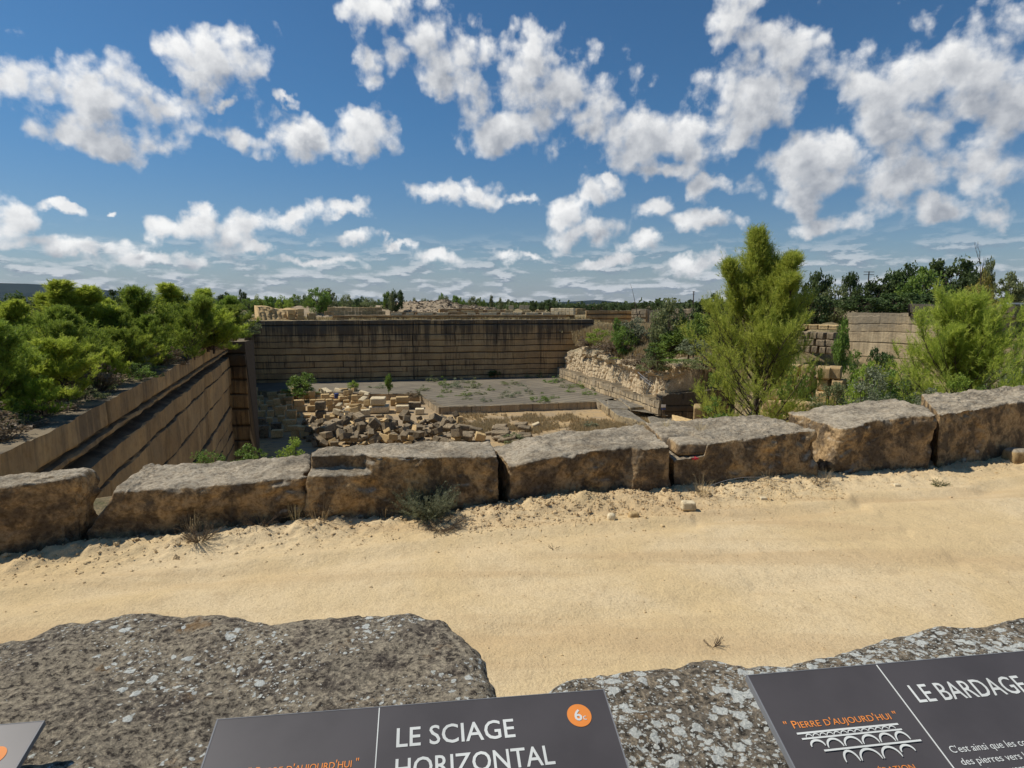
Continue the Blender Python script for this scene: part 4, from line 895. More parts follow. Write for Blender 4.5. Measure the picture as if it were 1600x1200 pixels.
# red paint daub on the parapet block
from mathutils.bvhtree import BVHTree
bv = BVHTree.FromPolygons([q.co[:] for q in blockE.data.vertices], [q.vertices[:] for q in blockE.data.polygons])
hit = lambda x, y: bv.ray_cast(Vector((0, 0, EYE)), Vector(ray(x, y)).normalized())[0]
pts = [hit(1086 + 5.5 * math.cos(k * math.pi / 8) * (1 + .25 * math.sin(k * 2.3)), 716 + 2.6 * math.sin(k * math.pi / 8) * (1 + .3 * math.cos(k * 3.1))) for k in range(16)]
if all(q is not None for q in pts):
    M['red'] = plain('red_paint', (.55, .02, .04), .6); c0 = hit(1086, 716); V = [tuple(q + Vector((0, -.004, .001))) for q in [c0] + pts]
    mesh_obj('paint_mark', V, np.array([(0, k + 1, (k + 1) % 16 + 1) for k in range(16)]), M['red'], blockE, smooth=False)
# ---------------------------------------------------------------- plant prototypes (unit height 1 m, copied and scaled)
def store(name, wl, mat_, wood_name='trunk', leaf_name='crown', bark='bark'):
    w, l = wl; PROTO[name] = [(wood_name, bark, w), (leaf_name, mat_, l)]
PROTO = {}; MESH = {}
for nm, mt, sh, k in (('dark1', 'leaf_dark', 'round', 1), ('dark2', 'leaf_dark', 'round', 2), ('dark3', 'leaf_dark', 'column', 3), ('mid1', 'leaf_mid', 'round', 4), ('mid2', 'leaf_mid', 'round', 5), ('mid3', 'leaf_mid', 'column', 6),
   ('lime1', 'leaf_lime', 'round', 7), ('olive1', 'leaf_olive', 'round', 8), ('olive2', 'leaf_olive', 'column', 9), ('sage1', 'leaf_sage', 'round', 10), ('yellow1', 'leaf_yellow', 'round', 11), ('yellow2', 'leaf_yellow', 'column', 17)):
    store(nm, broad(300 + k, 1, .5, 46, 70, .030, .26, .12, sh), mt)
for nm, mt, k in (('scrub1', 'leaf_mid', 12), ('scrub2', 'leaf_sage', 13), ('scrub3', 'leaf_brown', 14), ('scrub4', 'leaf_olive', 15), ('scrub5', 'leaf_lime', 16)):
    store(nm, broad(320 + k, 1, .6, 40, 60, .030, .25, .0, 'mound', trunk=False), mt, 'stem')
def place(proto, name, label, cat, x, y, z, w, h, rz, group=None, mat_=None):
    root = thing(name, label, cat, (x, y, z), rz, group); root.scale = (w, w, h)
    for nm, mt, g_ in PROTO[proto]:
        key = (proto, nm)
        if key not in MESH:
            if len(g_) == 3: o = mesh_obj(nm, g_[0], g_[1], M[mt], smooth=False, attrs={'tint': g_[2]})
            elif len(g_[0]): o = mesh_obj(nm, g_[0], g_[1], M[mt])
            else: continue
            MESH[key] = o.data; o.parent = root
        else:
            o = bpy.data.objects.new(nm, MESH[key]); COL.objects.link(o); o.parent = root
    return root
RNG = random.Random(4)
def put(proto, name, label, cat, px, top, wpx, D, group=None, base=None, sink=.05):
    """stand a plant at depth D so that it is wpx wide and reaches the height measured in the photograph"""
    p = at_d(px, top, D); zb = ground_z(p[0], D) if base is None else base; h = max(.3, p[2] - zb + sink)
    return place(proto, name, label, cat, p[0], D, zb - sink, wpx * D / F * 1.05, h * 1.02, RNG.uniform(0, 6.28), group)

# --- right-hand tree line behind the tall pale face
G = 'dark trees behind the tall pale quarry face'
for pr, px, top, w, D, lb in (('dark3', 1240, 436, 34, 98, 'dark tree just right of the big pine, half behind its crown'), ('dark2', 1277, 420, 46, 96, 'tall dark tree first to the right of the big pine, with a rounded top'), ('dark1', 1262, 452, 60, 90, 'low dark tree filling the foot of the gap right of the big pine'),
   ('dark3', 1334, 420, 34, 96, 'slim dark tree with a small round head, left of the utility pole'), ('olive1', 1308, 448, 46, 92, 'brownish dull tree low between the first two tall dark trees'), ('dark1', 1368, 434, 56, 94, 'dark tree directly under the far utility pole'),
   ('dark2', 1394, 420, 40, 95, 'dark pointed tree right of the far utility pole'), ('dark1', 1424, 410, 52, 92, 'high dark tree left of the broadest green crown'), ('mid1', 1450, 418, 62, 88, 'greener rounded tree in front of the broadest crown'),
   ('dark2', 1492, 398, 74, 97, 'broadest and tallest crown of the dark tree line'), ('dark1', 1520, 425, 44, 92, 'dark tree at the right end of the tall crowns, by the yellow one'), ('dark1', 1345, 462, 70, 86, 'low dark thicket tree at the left end of the tall pale face'), ('dark2', 1410, 455, 80, 85, 'low dark tree standing just above the middle of the tall pale face'), ('dark2', 1470, 455, 70, 84, 'low dark tree above the right part of the tall pale face')):
    put(pr, 'tree', lb, 'tree', px, top, w, D, G)
for pr, px, top, w, D, lb in (('yellow1', 1528, 444, 42, 82, 'yellow tinged small tree behind the right pine'), ('yellow1', 1556, 466, 36, 80, 'lowest yellow bush above the dark rock band'), ('olive2', 1548, 403, 22, 90, 'slender pale green tree with an upright crown near the right edge'),
   ('olive1', 1576, 428, 42, 88, 'spreading olive tree at the upper right edge'), ('dark1', 1596, 452, 40, 90, 'dark tree cut by the right edge'), ('yellow2', 1540, 425, 26, 84, 'tall narrow yellow green tree beside the bare one')):
    put(pr, 'tree', lb, 'tree', px, top, w, D)
def bare_tree(label, px, base_py, top, D, seed, lv0=3, nb=1, ln_=.3):
    rng = np.random.default_rng(seed); p = at_d(px, top, D); zb = ground_z(p[0], D); H = p[2] - zb; segs = []
    def br(p0, d, L, r, lv):
        pts = p0
        for k in range(4):
            d = unit(d + rng.normal(size=3) * .12 + np.array([0, 0, .06])); q = pts + d * L / 4; segs.append((pts, q, r * (1 - k * .2), r * (.8 - k * .2)))
            if lv: 
                for _ in range(nb): br(q, unit(d + rng.normal(size=3) * .35 + np.array([0, 0, .3])), L * ln_, r * .35, lv - 1)
            pts = q
    br(np.zeros(3), np.array([0, 0, 1.]), H * .95, H * .014, lv0)
    t = thing('bare_tree', label, 'bare tree', (p[0], D, zb)); mesh_obj('trunk', *tubes(segs, 5), M['bark'], t); return t
bare_tree('leafless grey tree poking up between the yellow and pale green trees', 1533, 470, 402, 83, 5, 2, 2, .26)
bare_tree('thin bare dead trunk on the skyline above the bright far wall', 1000, 475, 444, 140, 9, 1, 1, .12)
def utility_pole(label, px, top, D, base_z, arm=1.1):
    p = at_d(px, top, D); t = thing('utility_pole', label, 'utility pole', (p[0], D, base_z)); H = p[2] - base_z
    mesh_obj('pole', *tubes([((0, 0, 0), (0, 0, H), .16, .11)], 8), M['bark'], t)
    for k in (.12, .7): mesh_obj('crossarm', *tubes([((-arm, 0, H - k), (arm, 0, H - k), .07, .07)], 6), M['bark'], t)
utility_pole('far utility pole with two crossarms rising above the dark trees', 1358, 424, 130, -1)
utility_pole('slim far utility pole on the skyline left of the dark crown beside the big pine', 1084, 455, 150, -1, .3)
# --- middle ground, overgrown slope
for pr, nm, px, top, w, D, lb in (
   ('olive1', 'tree', 1050, 470, 56, 86, 'feathery pale olive tree on the slope left of the big pine'), ('olive2', 'tree', 1036, 484, 30, 92, 'narrow pale olive tree beside the feathery one'),
   ('dark1', 'tree', 1110, 458, 50, 100, 'dark rounded tree just behind the left of the big pine'), ('dark2', 'tree', 1135, 470, 46, 98, 'dark tree hidden mostly behind the big pine crown'),
   ('mid1', 'shrub', 1078, 498, 52, 84, 'green shrub between the feathery olive tree and the big pine'), ('mid2', 'shrub', 1100, 492, 52, 80, 'leafy green shrub touching the left of the big pine'),
   ('dark1', 'shrub', 1028, 534, 36, 88, 'dark green shrub at the lip above the cable strewn slope'), ('scrub1', 'shrub', 1064, 562, 54, 76, 'rounded bright green shrub above the pale sloping ledge'), ('mid2', 'shrub', 1052, 520, 60, 84, 'large green shrub under the feathery olive tree'),
   ('scrub4', 'shrub', 1100, 548, 50, 72, 'olive brown scrub behind the left skirt of the big pine'), ('sage1', 'shrub', 1085, 530, 44, 78, 'silvery green shrub left of the big pine'),
   ('mid3', 'shrub', 966, 496, 20, 116, 'slim upright green shrub on top of the overgrown mound'), ('sage1', 'shrub', 992, 498, 42, 113, 'widest grey green shrub on top of the overgrown mound'), ('mid1', 'shrub', 978, 510, 34, 110, 'green shrub in the middle of the overgrown mound'),
   ('scrub5', 'shrub', 938, 512, 40, 122, 'bright green clump at the left crown of the overgrown mound'), ('scrub3', 'shrub', 918, 524, 30, 126, 'dry brown clump at the left edge of the overgrown mound'), ('scrub3', 'shrub', 960, 530, 60, 114, 'dry brown clump below the shrubs of the mound'),
   ('scrub3', 'shrub', 1000, 552, 46, 100, 'dead brown bush on the brow of the cliff'), ('scrub3', 'shrub', 1024, 556, 36, 96, 'dead brown bush above the leaning pipes'), ('scrub5', 'shrub', 962, 570, 14, 108.5, 'small yellow green bush growing out of the cliff foot'),
   ('scrub1', 'shrub', 1046, 596, 30, 84, 'small green shrub over the dark end wall'), ('scrub4', 'shrub', 1020, 540, 44, 92, 'olive scrub on the slope behind the dead bushes')):
    root = put(pr, nm, lb, nm, px, top, w, D)
for pr, px, top, w, D, lb in (('mid3', 1318, 496, 28, 62, 'upright leafy green bush at the left foot of the tall pale face'), ('scrub1', 1345, 545, 40, 55, 'low green shrub right of the upright leafy bush'), ('dark1', 1376, 543, 38, 62, 'dark green shrub against the foot of the tall pale face'), ('scrub1', 1395, 560, 40, 52, 'green shrub under the right part of the pale face'),
   ('scrub5', 1352, 560, 56, 36, 'light green broad bush in front of the pale face'), ('scrub5', 1390, 575, 46, 32, 'light green bush touching the right pine'),
   ('scrub1', 1135, 560, 40, 60, 'green shrub partly behind the big pine, to its left'), ('scrub1', 1250, 540, 50, 52, 'green shrub glimpsed right of the big pine trunk')):
    put(pr, 'shrub', lb, 'shrub', px, top, w, D)
# nearer bushes behind the parapet, each with its own finer leaves
def near_bush(seed, label, px, top, w, D, mat_, n=70, per=110, leaf=.030, cat='bush', shape='mound', H=None, aspect=.5):
    p = at_d(px, top, D); zb = ground_z(p[0], D); h = (p[2] - zb) if H is None else H; Rr = w * D / F / 2
    wood, lf = broad(seed, h, Rr, n, per, leaf, .26, .05, shape, trunk=False, aspect=aspect)
    t = thing('bush', label, cat, (p[0], D, zb)); return build_plant(t, wood, lf, M[mat_], 'stem', 'foliage')
near_bush(401, 'grey green bush in front of the stepped block wall right of the big pine', 1300, 588, 80, 17, 'leaf_olive', 60, 90, .032)
near_bush(402, 'large dull sage bush over the block with the sloping shoulder', 1362, 572, 110, 18, 'leaf_sage', 80, 120, .032)
near_bush(403, 'dark green low bush in the dip between the two right parapet blocks', 1415, 596, 90, 14.5, 'leaf_dark', 60, 120, .026)
near_bush(404, 'sage bush under the left side of the right pine', 1462, 590, 100, 17, 'leaf_sage', 60, 120, .03)
near_bush(405, 'green low bush below the right pine', 1535, 600, 100, 16, 'leaf_mid', 60, 120, .028)
near_bush(406, 'brownish green bush at the right edge over the tall dark block', 1600, 600, 90, 15, 'leaf_olive', 60, 120, .026)
near_bush(420, 'fresh green bush between the right pine and the parapet', 1500, 585, 70, 15.5, 'leaf_lime', 60, 110, .03)
near_bush(440, 'leafy bush behind the tall dark block', 1570, 590, 80, 20, 'leaf_mid', 60, 110, .03)
near_bush(407, 'bright green leafy bush over the long craggy block, left of the pit blocks', 452, 672, 66, 15.5, 'leaf_lime', 46, 90, .026)
near_bush(408, 'smaller bright green bush over the long craggy block, in the shade of the left wall', 395, 684, 60, 16.5, 'leaf_mid', 40, 80, .026)
near_bush(409, 'thin green bush at the foot of the left wall over the craggy block', 322, 692, 70, 15.5, 'leaf_mid', 40, 70, .024)
near_bush(410, 'low ragged green bush at the left foot of the big pine', 1120, 612, 60, 21, 'leaf_mid', 50, 90, .034)
for i in range(34):
    a_ = RNG.random(); 
    if i < 16: px_, top_, D_ = RNG.uniform(1325, 1440), RNG.uniform(556, 596), RNG.uniform(22, 50)
    elif i < 24: px_, top_, D_ = RNG.uniform(1545, 1640), RNG.uniform(520, 590), RNG.uniform(22, 45)
    else: px_, top_, D_ = RNG.uniform(1025, 1120), RNG.uniform(545, 600), RNG.uniform(62, 86)
    if in_poly(np.array([at_d(px_, 0, D_)[0]]), np.array([D_]), PIT)[0]: continue
    put(('scrub1', 'scrub5', 'scrub4', 'scrub2')[i % 4], 'shrub', f"{('mid green', 'yellow green', 'olive', 'grey green')[i % 4]} scrub {'in front of the tall pale face' if i < 16 else 'right of the right pine' if i < 24 else 'on the slope left of the big pine'}", 'shrub', px_, top_, RNG.uniform(34, 60), D_, 'scrub on the slope behind the parapet')
# --- pines
def pine_thing(label, gen, x, y, z, rz=0, group=None, sc=1.0):
    wood, lf, mt = gen; t = thing('pine_tree', label, 'pine', (x, y, z), rz, group); t.scale = (sc, sc, sc); build_plant(t, wood, lf, mt, 'trunk', 'crown'); return t
D = 25.0; p = at_d(1208, 358, D); zb = ground_z(p[0], D) - .15
pine_thing('big feathery bright green pine with several spires rising above the parapet', pine(501, p[2] - zb - .5, 4.6, whorls=20, per_w=7, low=.03, shoot=.46, per=20, nl=.14, nw=.014, up0=-.1, up1=2.8, prof=1.1, leaders=6, dens=1.25, mat='pine_bright'), p[0] - .25, D, zb)
D = 21.0; p = at_d(1510, 466, D); zb = ground_z(p[0], D) - .1
pine_thing('broad bushy bright green pine in front of the tall pale quarry face', pine(502, (p[2] - zb) * .88, 4.3, whorls=12, per_w=6, low=.05, shoot=.42, per=26, nl=.15, nw=.014, up0=.25, up1=1.7, prof=.7, leaders=6, dens=.9, mat='pine_bright'), p[0] + .1, D, zb)
gens = {'a': pine(511, 4.6, 1.7, whorls=11, per_w=5, low=.06, shoot=.34, per=22, nl=.15, nw=.022, up0=.2, up1=2.0, prof=.75, dens=1), 'b': pine(512, 4.2, 2.0, whorls=9, per_w=6, low=.04, shoot=.38, per=22, nl=.15, nw=.022, up0=.3, up1=1.8, prof=.5, dens=1, lean=.06),
        'c': pine(513, 5.2, 1.4, whorls=13, per_w=5, low=.08, shoot=.32, per=22, nl=.15, nw=.022, up0=.1, up1=2.4, prof=.9, dens=1), 'd': pine(514, 3.0, 2.0, whorls=7, per_w=7, low=.03, shoot=.30, per=26, nl=.13, nw=.018, up0=.35, up1=1.0, prof=.35, dens=1.1)}
protos = {}
def left_pine(k, label, px, top, D, wide=1.0, mat_=None, dx=0):
    p = at_d(px, top, D); zb = ground_z(p[0], D) - .1; H0 = {'a': 4.6, 'b': 4.2, 'c': 5.2, 'd': 3.0}[k]; s = (p[2] - zb) / H0 * .87
    if k not in protos: t = pine_thing(label, gens[k], p[0], D, zb, 0, 'young pines along the left quarry wall'); protos[k] = t
    else:
        t = copy_tree(protos[k]); t['label'] = label; t.location = (p[0], D, zb)
    t.rotation_euler = (0, 0, RNG.uniform(0, 6.28)); t.scale = (s * wide * 1.3, s * wide * 1.3, s)
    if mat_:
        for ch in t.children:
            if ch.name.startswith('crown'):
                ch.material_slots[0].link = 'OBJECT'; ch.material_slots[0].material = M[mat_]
    return t
left_pine('d', 'round bright green pine bush hanging over the left wall', 92, 538, 21.5, 1.0)
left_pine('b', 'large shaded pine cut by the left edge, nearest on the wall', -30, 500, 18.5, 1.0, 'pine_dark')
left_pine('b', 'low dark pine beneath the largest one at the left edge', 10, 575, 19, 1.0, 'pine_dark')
left_pine('a', 'pine at the left edge rising to the skyline', 18, 462, 27, 1.25)
left_pine('c', 'pine with the highest twin spire tips, left on the skyline', 104, 428, 31, 1.5)
left_pine('a', 'pine right beside the twin spired one', 132, 440, 32, 1.35)
left_pine('b', 'wide bright pine below the twin spired one', 62, 478, 25, .95)
left_pine('b', 'bushy pine above the round bright bush', 140, 490, 27, .95)
left_pine('d', 'low pine at the dark rubble on the left wall top', 192, 520, 30, .85, 'pine_dark')
left_pine('a', 'pine right of the dark gap in the left thicket', 170, 462, 36, 1.0)
left_pine('b', 'broad pine left of the pair over the wall end', 238, 448, 40, 1.0)
left_pine('c', 'tall pointed pine of the pair over the wall end', 264, 436, 43, 1.6)
left_pine('b', 'full pine in the middle of the wall end group', 284, 462, 38, .95)
left_pine('a', 'pine with a soft rounded tip over the far end of the left wall', 318, 446, 47, 1.35)
left_pine('b', 'low pine on the brink of the left wall end', 300, 500, 41, .75, 'pine_dark')
left_pine('d', 'small pine drooping over the wall corner', 352, 482, 56, 1.3, 'pine_dark')
left_pine('b', 'pine behind the dark corner pier', 345, 462, 58, .9)
left_pine('a', 'slight pine behind the left thicket, near the dark oak', 205, 470, 50, 1.1, 'pine_dark')
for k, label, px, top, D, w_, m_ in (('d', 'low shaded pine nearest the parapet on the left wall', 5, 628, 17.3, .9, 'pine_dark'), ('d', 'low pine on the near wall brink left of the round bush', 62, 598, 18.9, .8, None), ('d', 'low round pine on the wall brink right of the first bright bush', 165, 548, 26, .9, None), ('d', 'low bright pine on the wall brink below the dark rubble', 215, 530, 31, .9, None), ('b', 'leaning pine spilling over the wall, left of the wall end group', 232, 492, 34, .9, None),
    ('b', 'bright bushy pine at the left edge behind the shaded one', -10, 486, 22, .9, None), ('d', 'low pine between the left edge pines and the round bush', 40, 560, 21, .8, None), ('b', 'young pine behind the round bright bush', 105, 500, 24.5, .9, None), ('a', 'pine filling the gap left of the twin spired one', 70, 452, 34, 1.2, None),
    ('b', 'broad pine above the left wall, before the dark oak', 185, 482, 32, .8, None), ('d', 'low spreading pine at the right of the wall end group', 330, 486, 46, 1.2, None), ('b', 'dense pine between the two tall ones of the wall end group', 300, 450, 45, 1.0, None), ('a', 'slim pine at the very left edge of the skyline', -25, 455, 30, 1.1, None)):
    left_pine(k, label, px, top, D, w_, m_)
put('dark1', 'tree', 'dark oak showing between the two pine groups on the left', 'tree', 190, 452, 60, 62)
put('dark2', 'tree', 'dark oak at the far left skyline behind the pines', 'tree', 20, 455, 80, 60)
for i, (pr, px, top, w, D, lb) in enumerate((('scrub1', 215, 565, 40, 28, 'green scrub on the brink of the left wall'), ('scrub3', 262, 540, 40, 36, 'brown scrub on the brink of the left wall'), ('scrub4', 130, 600, 50, 22.5, 'olive scrub on the near brink of the left wall'), ('scrub3', 20, 660, 90, 17.4, 'dead twigs on the near end of the left wall'), ('scrub3', 150, 560, 60, 24, 'dry brown scrub on the left wall top by the round pine bush'), ('scrub3', 60, 622, 90, 19.5, 'dead twigs beneath the round pine bush'), ('scrub3', 240, 535, 50, 34, 'dry twigs on the left wall top right of the dark rubble'), ('scrub3', 325, 508, 36, 48, 'grey dead brush at the end of the left wall'), ('scrub1', 368, 500, 34, 66, 'green scrub spilling over the pier'), ('scrub4', 378, 482, 40, 80, 'olive scrub left of the sand bank'))):
    put(pr, 'shrub', lb, 'shrub', px, top, w, D)
for i in range(26):
    yy_ = 15 + i * 1.75 + RNG.uniform(-.5, .5); xx_ = -8.0 - .357 * yy_ - RNG.uniform(.35, 1.3); sz = RNG.uniform(.6, 1.3) * (1.7 if i < 12 else 1.1)
    place(('scrub3', 'scrub4', 'scrub1', 'scrub2')[i % 4], 'shrub', f"{('dead brown', 'dull olive', 'small green', 'grey leaved')[i % 4]} scrub on the {('near', 'middle', 'far')[min(2, i // 9)]} brink of the left wall", 'shrub', xx_, yy_, ground_z(xx_ - 1.5, yy_) - .1, sz, sz * .55, i * 1.1, 'scrub on the brink of the left wall')
# --- skyline beyond the pit
SK = (('dark1', 378, 452, 13, 190), ('lime1', 402, 462, 16, 170), ('mid1', 390, 466, 26, 165), ('mid2', 420, 464, 24, 175), ('lime1', 440, 463, 18, 172), ('mid1', 462, 460, 26, 180), ('lime1', 450, 468, 14, 160), ('mid2', 485, 466, 22, 175), ('mid1', 497, 450, 34, 168), ('olive1', 511, 452, 30, 172), ('dark2', 478, 458, 16, 190),
      ('olive1', 541, 461, 20, 180), ('dark1', 562, 463, 18, 190), ('olive1', 576, 466, 24, 166), ('mid2', 604, 457, 17, 172), ('dark2', 618, 451, 24, 168), ('olive2', 612, 458, 12, 165), ('mid1', 688, 458, 12, 185), ('olive1', 694, 463, 22, 182), ('mid2', 712, 463, 16, 180), ('mid1', 722, 465, 16, 176), ('olive1', 740, 464, 18, 182), ('mid1', 752, 465, 14, 180),
      ('olive2', 768, 461, 8, 182), ('olive1', 781, 466, 10, 186), ('dark1', 833, 470, 12, 210), ('dark2', 847, 471, 10, 210), ('dark1', 861, 465, 23, 205), ('dark2', 894, 476, 18, 260), ('dark1', 908, 474, 20, 262), ('dark2', 924, 475, 18, 264), ('dark1', 940, 474, 16, 262), ('dark2', 958, 473, 14, 258), ('dark1', 972, 475, 18, 262), ('dark2', 990, 473, 20, 256), ('dark1', 1012, 470, 26, 210), ('dark2', 1030, 469, 22, 200), ('olive1', 648, 466, 12, 185), ('olive1', 662, 467, 14, 187), ('dark1', 350, 456, 20, 150), ('mid1', 362, 462, 20, 140))
where = {'dark': 'dark rounded', 'lime': 'yellow green', 'mid1': 'mid green', 'mid2': 'mid green', 'oliv': 'pale olive'}
def spot(px):
    for lim, tx in ((400, 'over the left end of the pit'), (445, 'above the sand bank'), (492, 'above the paired block stacks'), (560, 'above the long double row of blocks'), (640, 'over the end of the double row of blocks'), (730, 'on the rubble heap'), (800, 'right of the rubble heap'), (880, 'near the bright cream block wall'), (950, 'in the low far line right of the cream block wall'), (1100, 'above the overgrown mound')):
        if px < lim: return tx
seen = {}
for pr, px, top, w, D in SK:
    base = where.get(pr[:4], 'green'); lb = f'{base} skyline tree {spot(px)}'; n_ = seen.get(lb, 0); seen[lb] = n_ + 1
    put(pr, 'tree', lb, 'tree', px, top, w, D, group=lb + 's', base=-.9 if D < 200 else -1.2)
# --- a far wood along the whole horizon: one mass
rng = np.random.default_rng(77); nC = 2600; Dw = rng.uniform(330, 900, nC); xw = rng.uniform(-1.1, 1.1, nC) * Dw; keep = vnoise(np.c_[xw * .012, Dw * .006, xw * 0], 3) > -.25; Dw, xw = Dw[keep], xw[keep]; nC = len(xw)
hw = 3.0 + 4.2 * rng.random(nC) + 1.5 * vnoise(np.c_[xw * .02, Dw * .01, xw * 0], 5); per = 16; off = unit(rng.normal(size=(nC, per, 3))) * rng.random((nC, per, 1)) ** .4
Cw = np.stack([xw[:, None] + off[..., 0] * 4.5, Dw[:, None] + off[..., 1] * 4.5, -1.2 + hw[:, None] * (.5 + .5 * off[..., 2])], -1).reshape(-1, 3)
V, F_, ti = leaves(Cw, rng, 1.3, np.repeat(rng.random(nC), per), .8); tag(mesh_obj('far_wood', V, F_, M['leaf_dark'], smooth=False, attrs={'tint': ti}), 'far dark wood along the horizon', 'wood', kind='stuff')
# --- distant hills
hx = np.linspace(-9000, 9000, 240); hy = np.linspace(2600, 7600, 40); X, Y = np.meshgrid(hx, hy, indexing='ij')
azp = 800 + F * X / Y
prof = np.interp(azp, [-300, 0, 60, 150, 260, 350, 450, 700, 880, 930, 990, 1100, 1300, 1900], [150, 155, 150, 118, 62, 44, 34, 16, 20, 34, 10, 20, 40, 40])
Zh = prof * (Y / 4500) * np.exp(-((Y - 4600) / 1100) ** 2) * (1 + .22 * fbm(np.c_[X.ravel(), Y.ravel()], .0009, 5, 3).reshape(X.shape)) - 3
m, N, b = newmat('wooded_hills', 1, 0); tc = N.new('ShaderNodeTexCoord').outputs['Object']
N.put(b.inputs['Base Color'], N.mix(N.mr(N.noise(tc, .004, 8, .7), .4, .6), (.016, .030, .036), (.028, .044, .046)))
tag(mesh_obj('hills', np.c_[X.ravel(), Y.ravel(), Zh.ravel()], grid_faces(240, 40), m), kind='structure')

# --- plateau beyond the pit: benches, stacks, rubble
def zz(px, py, D): return at_d(px, py, D)[2]
wall('rock_step', 'low orange bench running along the whole far rim of the pit', tuple(at_d(500, 0, 142)[:2]), tuple(at_d(905, 0, 150)[:2]), (-.05, -.1), -1.6, M['wall_orange'], 1, 5, ch=.6, bw=2.2, cw=.07, res=(.25, .15), seed=91, jag=.05, vcut=.45, cat='rock ledge')
wall('rock_step', 'second orange bench set back above the first, under the rubble heap', tuple(at_d(596, 0, 150)[:2]), tuple(at_d(880, 0, 158)[:2]), (.6, .35), -1.6, M['wall_orange'], 1, 5, ch=.6, bw=2.0, cw=.07, res=(.25, .15), seed=92, jag=.1, vcut=.45, cat='rock ledge')
wall('rock_step', 'upper dark orange bench left of the cream block wall', tuple(at_d(680, 0, 160)[:2]), tuple(at_d(800, 0, 164)[:2]), (1.3, 1.1), -1.6, M['wall_orange'], 1, 5, ch=.7, bw=2.4, cw=.07, res=(.25, .15), seed=93, jag=.12, cat='rock ledge')
cliff('sand_bank', 'sunlit orange sand bank at the left end of the far rim', tuple(at_d(380, 0, 138)[:2]), tuple(at_d(452, 0, 143)[:2]), lambda s: 1.9 - .9 * s + .2 * np.sin(s * 9), lambda s: -1.2 + .1 * s, M['wall_orange'] if False else M['block'], 1, 95, slope=.7, depth=6)['category'] = 'sand bank'
xs_ = np.linspace(-75, 10, 120); ys_ = np.linspace(160, 200, 50); X, Y = np.meshgrid(xs_, ys_, indexing='ij'); P = np.c_[X.ravel(), Y.ravel()]
pxx = 800 + F * X / Y; pr_ = np.interp(pxx, [380, 420, 470, 560, 600, 640, 700, 740, 780, 800], [.3, 2.0, 2.3, 2.2, 2.6, 3.6, 3.7, 2.6, 1.2, 0])
Zh = -1.4 + (pr_ + 1) * np.exp(-((Y - 176) / 9) ** 2) * (1 + .25 * fbm(P, .2, 4, 8).reshape(X.shape)) + .4 * fbm(P, .8, 3, 9).reshape(X.shape)
tag(mesh_obj('rubble_heap', np.c_[X.ravel(), Y.ravel(), Zh.ravel()], grid_faces(120, 50), M['rubble']), 'long grey heap of quarry rubble and dry scrub beyond the far rim', 'rubble heap')
rng = np.random.default_rng(3); n = 1600; xx = rng.uniform(-30, -4, n); yy = rng.normal(171, 4, n); 
zr = np.array([Zh[int(np.clip((a_ + 75) / 85 * 119, 0, 119)), int(np.clip((b__ - 160) / 40 * 49, 0, 49))] for a_, b__ in zip(xx, yy)])
tag(mesh_obj('rubble', *pebbles(n, np.c_[xx, yy, zr], .25 + .45 * rng.random(n), 4), M['rubble'], smooth=False), 'broken grey stones heaped on the rubble heap', 'rubble', kind='stuff')

# sawn blocks: shared meshes, every block an object of its own
BLK = {}
for k, (dims, sd_) in enumerate((((2.3, 1.35, 1.15), 1), ((1.7, 1.3, 1.2), 2), ((1.25, 1.25, 1.2), 3), ((2.0, 1.1, .75), 4), ((1.5, 1.0, .5), 5), ((1.0, 1.0, 1.5), 6))):
    d = np.array(dims) / 2; C = [(sx * d[0], sy * d[1], sz * d[2]) for sz in (-1, 1) for sx, sy in ((-1, -1), (1, -1), (1, 1), (-1, 1))]
    V, F_ = hexa(C, .16, .05, .05, 600 + sd_, fine=.02, chip=.10)
    for mt in ('block', 'block_old', 'block_white'):
        o = mesh_obj('stone_block', V, F_, M[mt]); BLK[(k, mt)] = (o.data, dims); bpy.data.objects.remove(o)
def block(k, mt, loc, rot, label, group, sc=(1, 1, 1), name='stone_block'):
    me, dims = BLK[(k, mt)]; o = bpy.data.objects.new(name, me); COL.objects.link(o); o.location = (loc[0], loc[1], loc[2] + dims[2] / 2 * sc[2]); o.rotation_euler = rot; o.scale = sc
    return tag(o, label, 'stone block', group)
rr = random.Random(12)
PF = -15.55
REST = {}
def rest(k, mt, loc, rot, sc=(1, 1, 1)):
    me, dims = BLK[(k, mt)]; n = len(me.vertices); v = np.empty(n * 3, np.float32); me.vertices.foreach_get('co', v); v = v.reshape(-1, 3) * np.array(sc)
    v = v @ np.array(Matrix.Identity(3) @ __import__('mathutils').Euler(rot).to_matrix()).T + np.array([loc[0], loc[1], loc[2] + dims[2] / 2 * sc[2]])
    f = np.empty(len(me.loops), np.int32); me.loops.foreach_get('vertex_index', f); L = REST.setdefault(mt, [[], [], 0]); L[0].append(v); L[1].append(f.reshape(-1, 4) + L[2]); L[2] += n
cnt = {}
def say(lb):
    return lb, lb.replace('block', 'blocks', 1)
ROWN = ('rearmost', 'second', 'third', 'fourth', 'fifth', 'sixth', 'seventh', 'nearest')
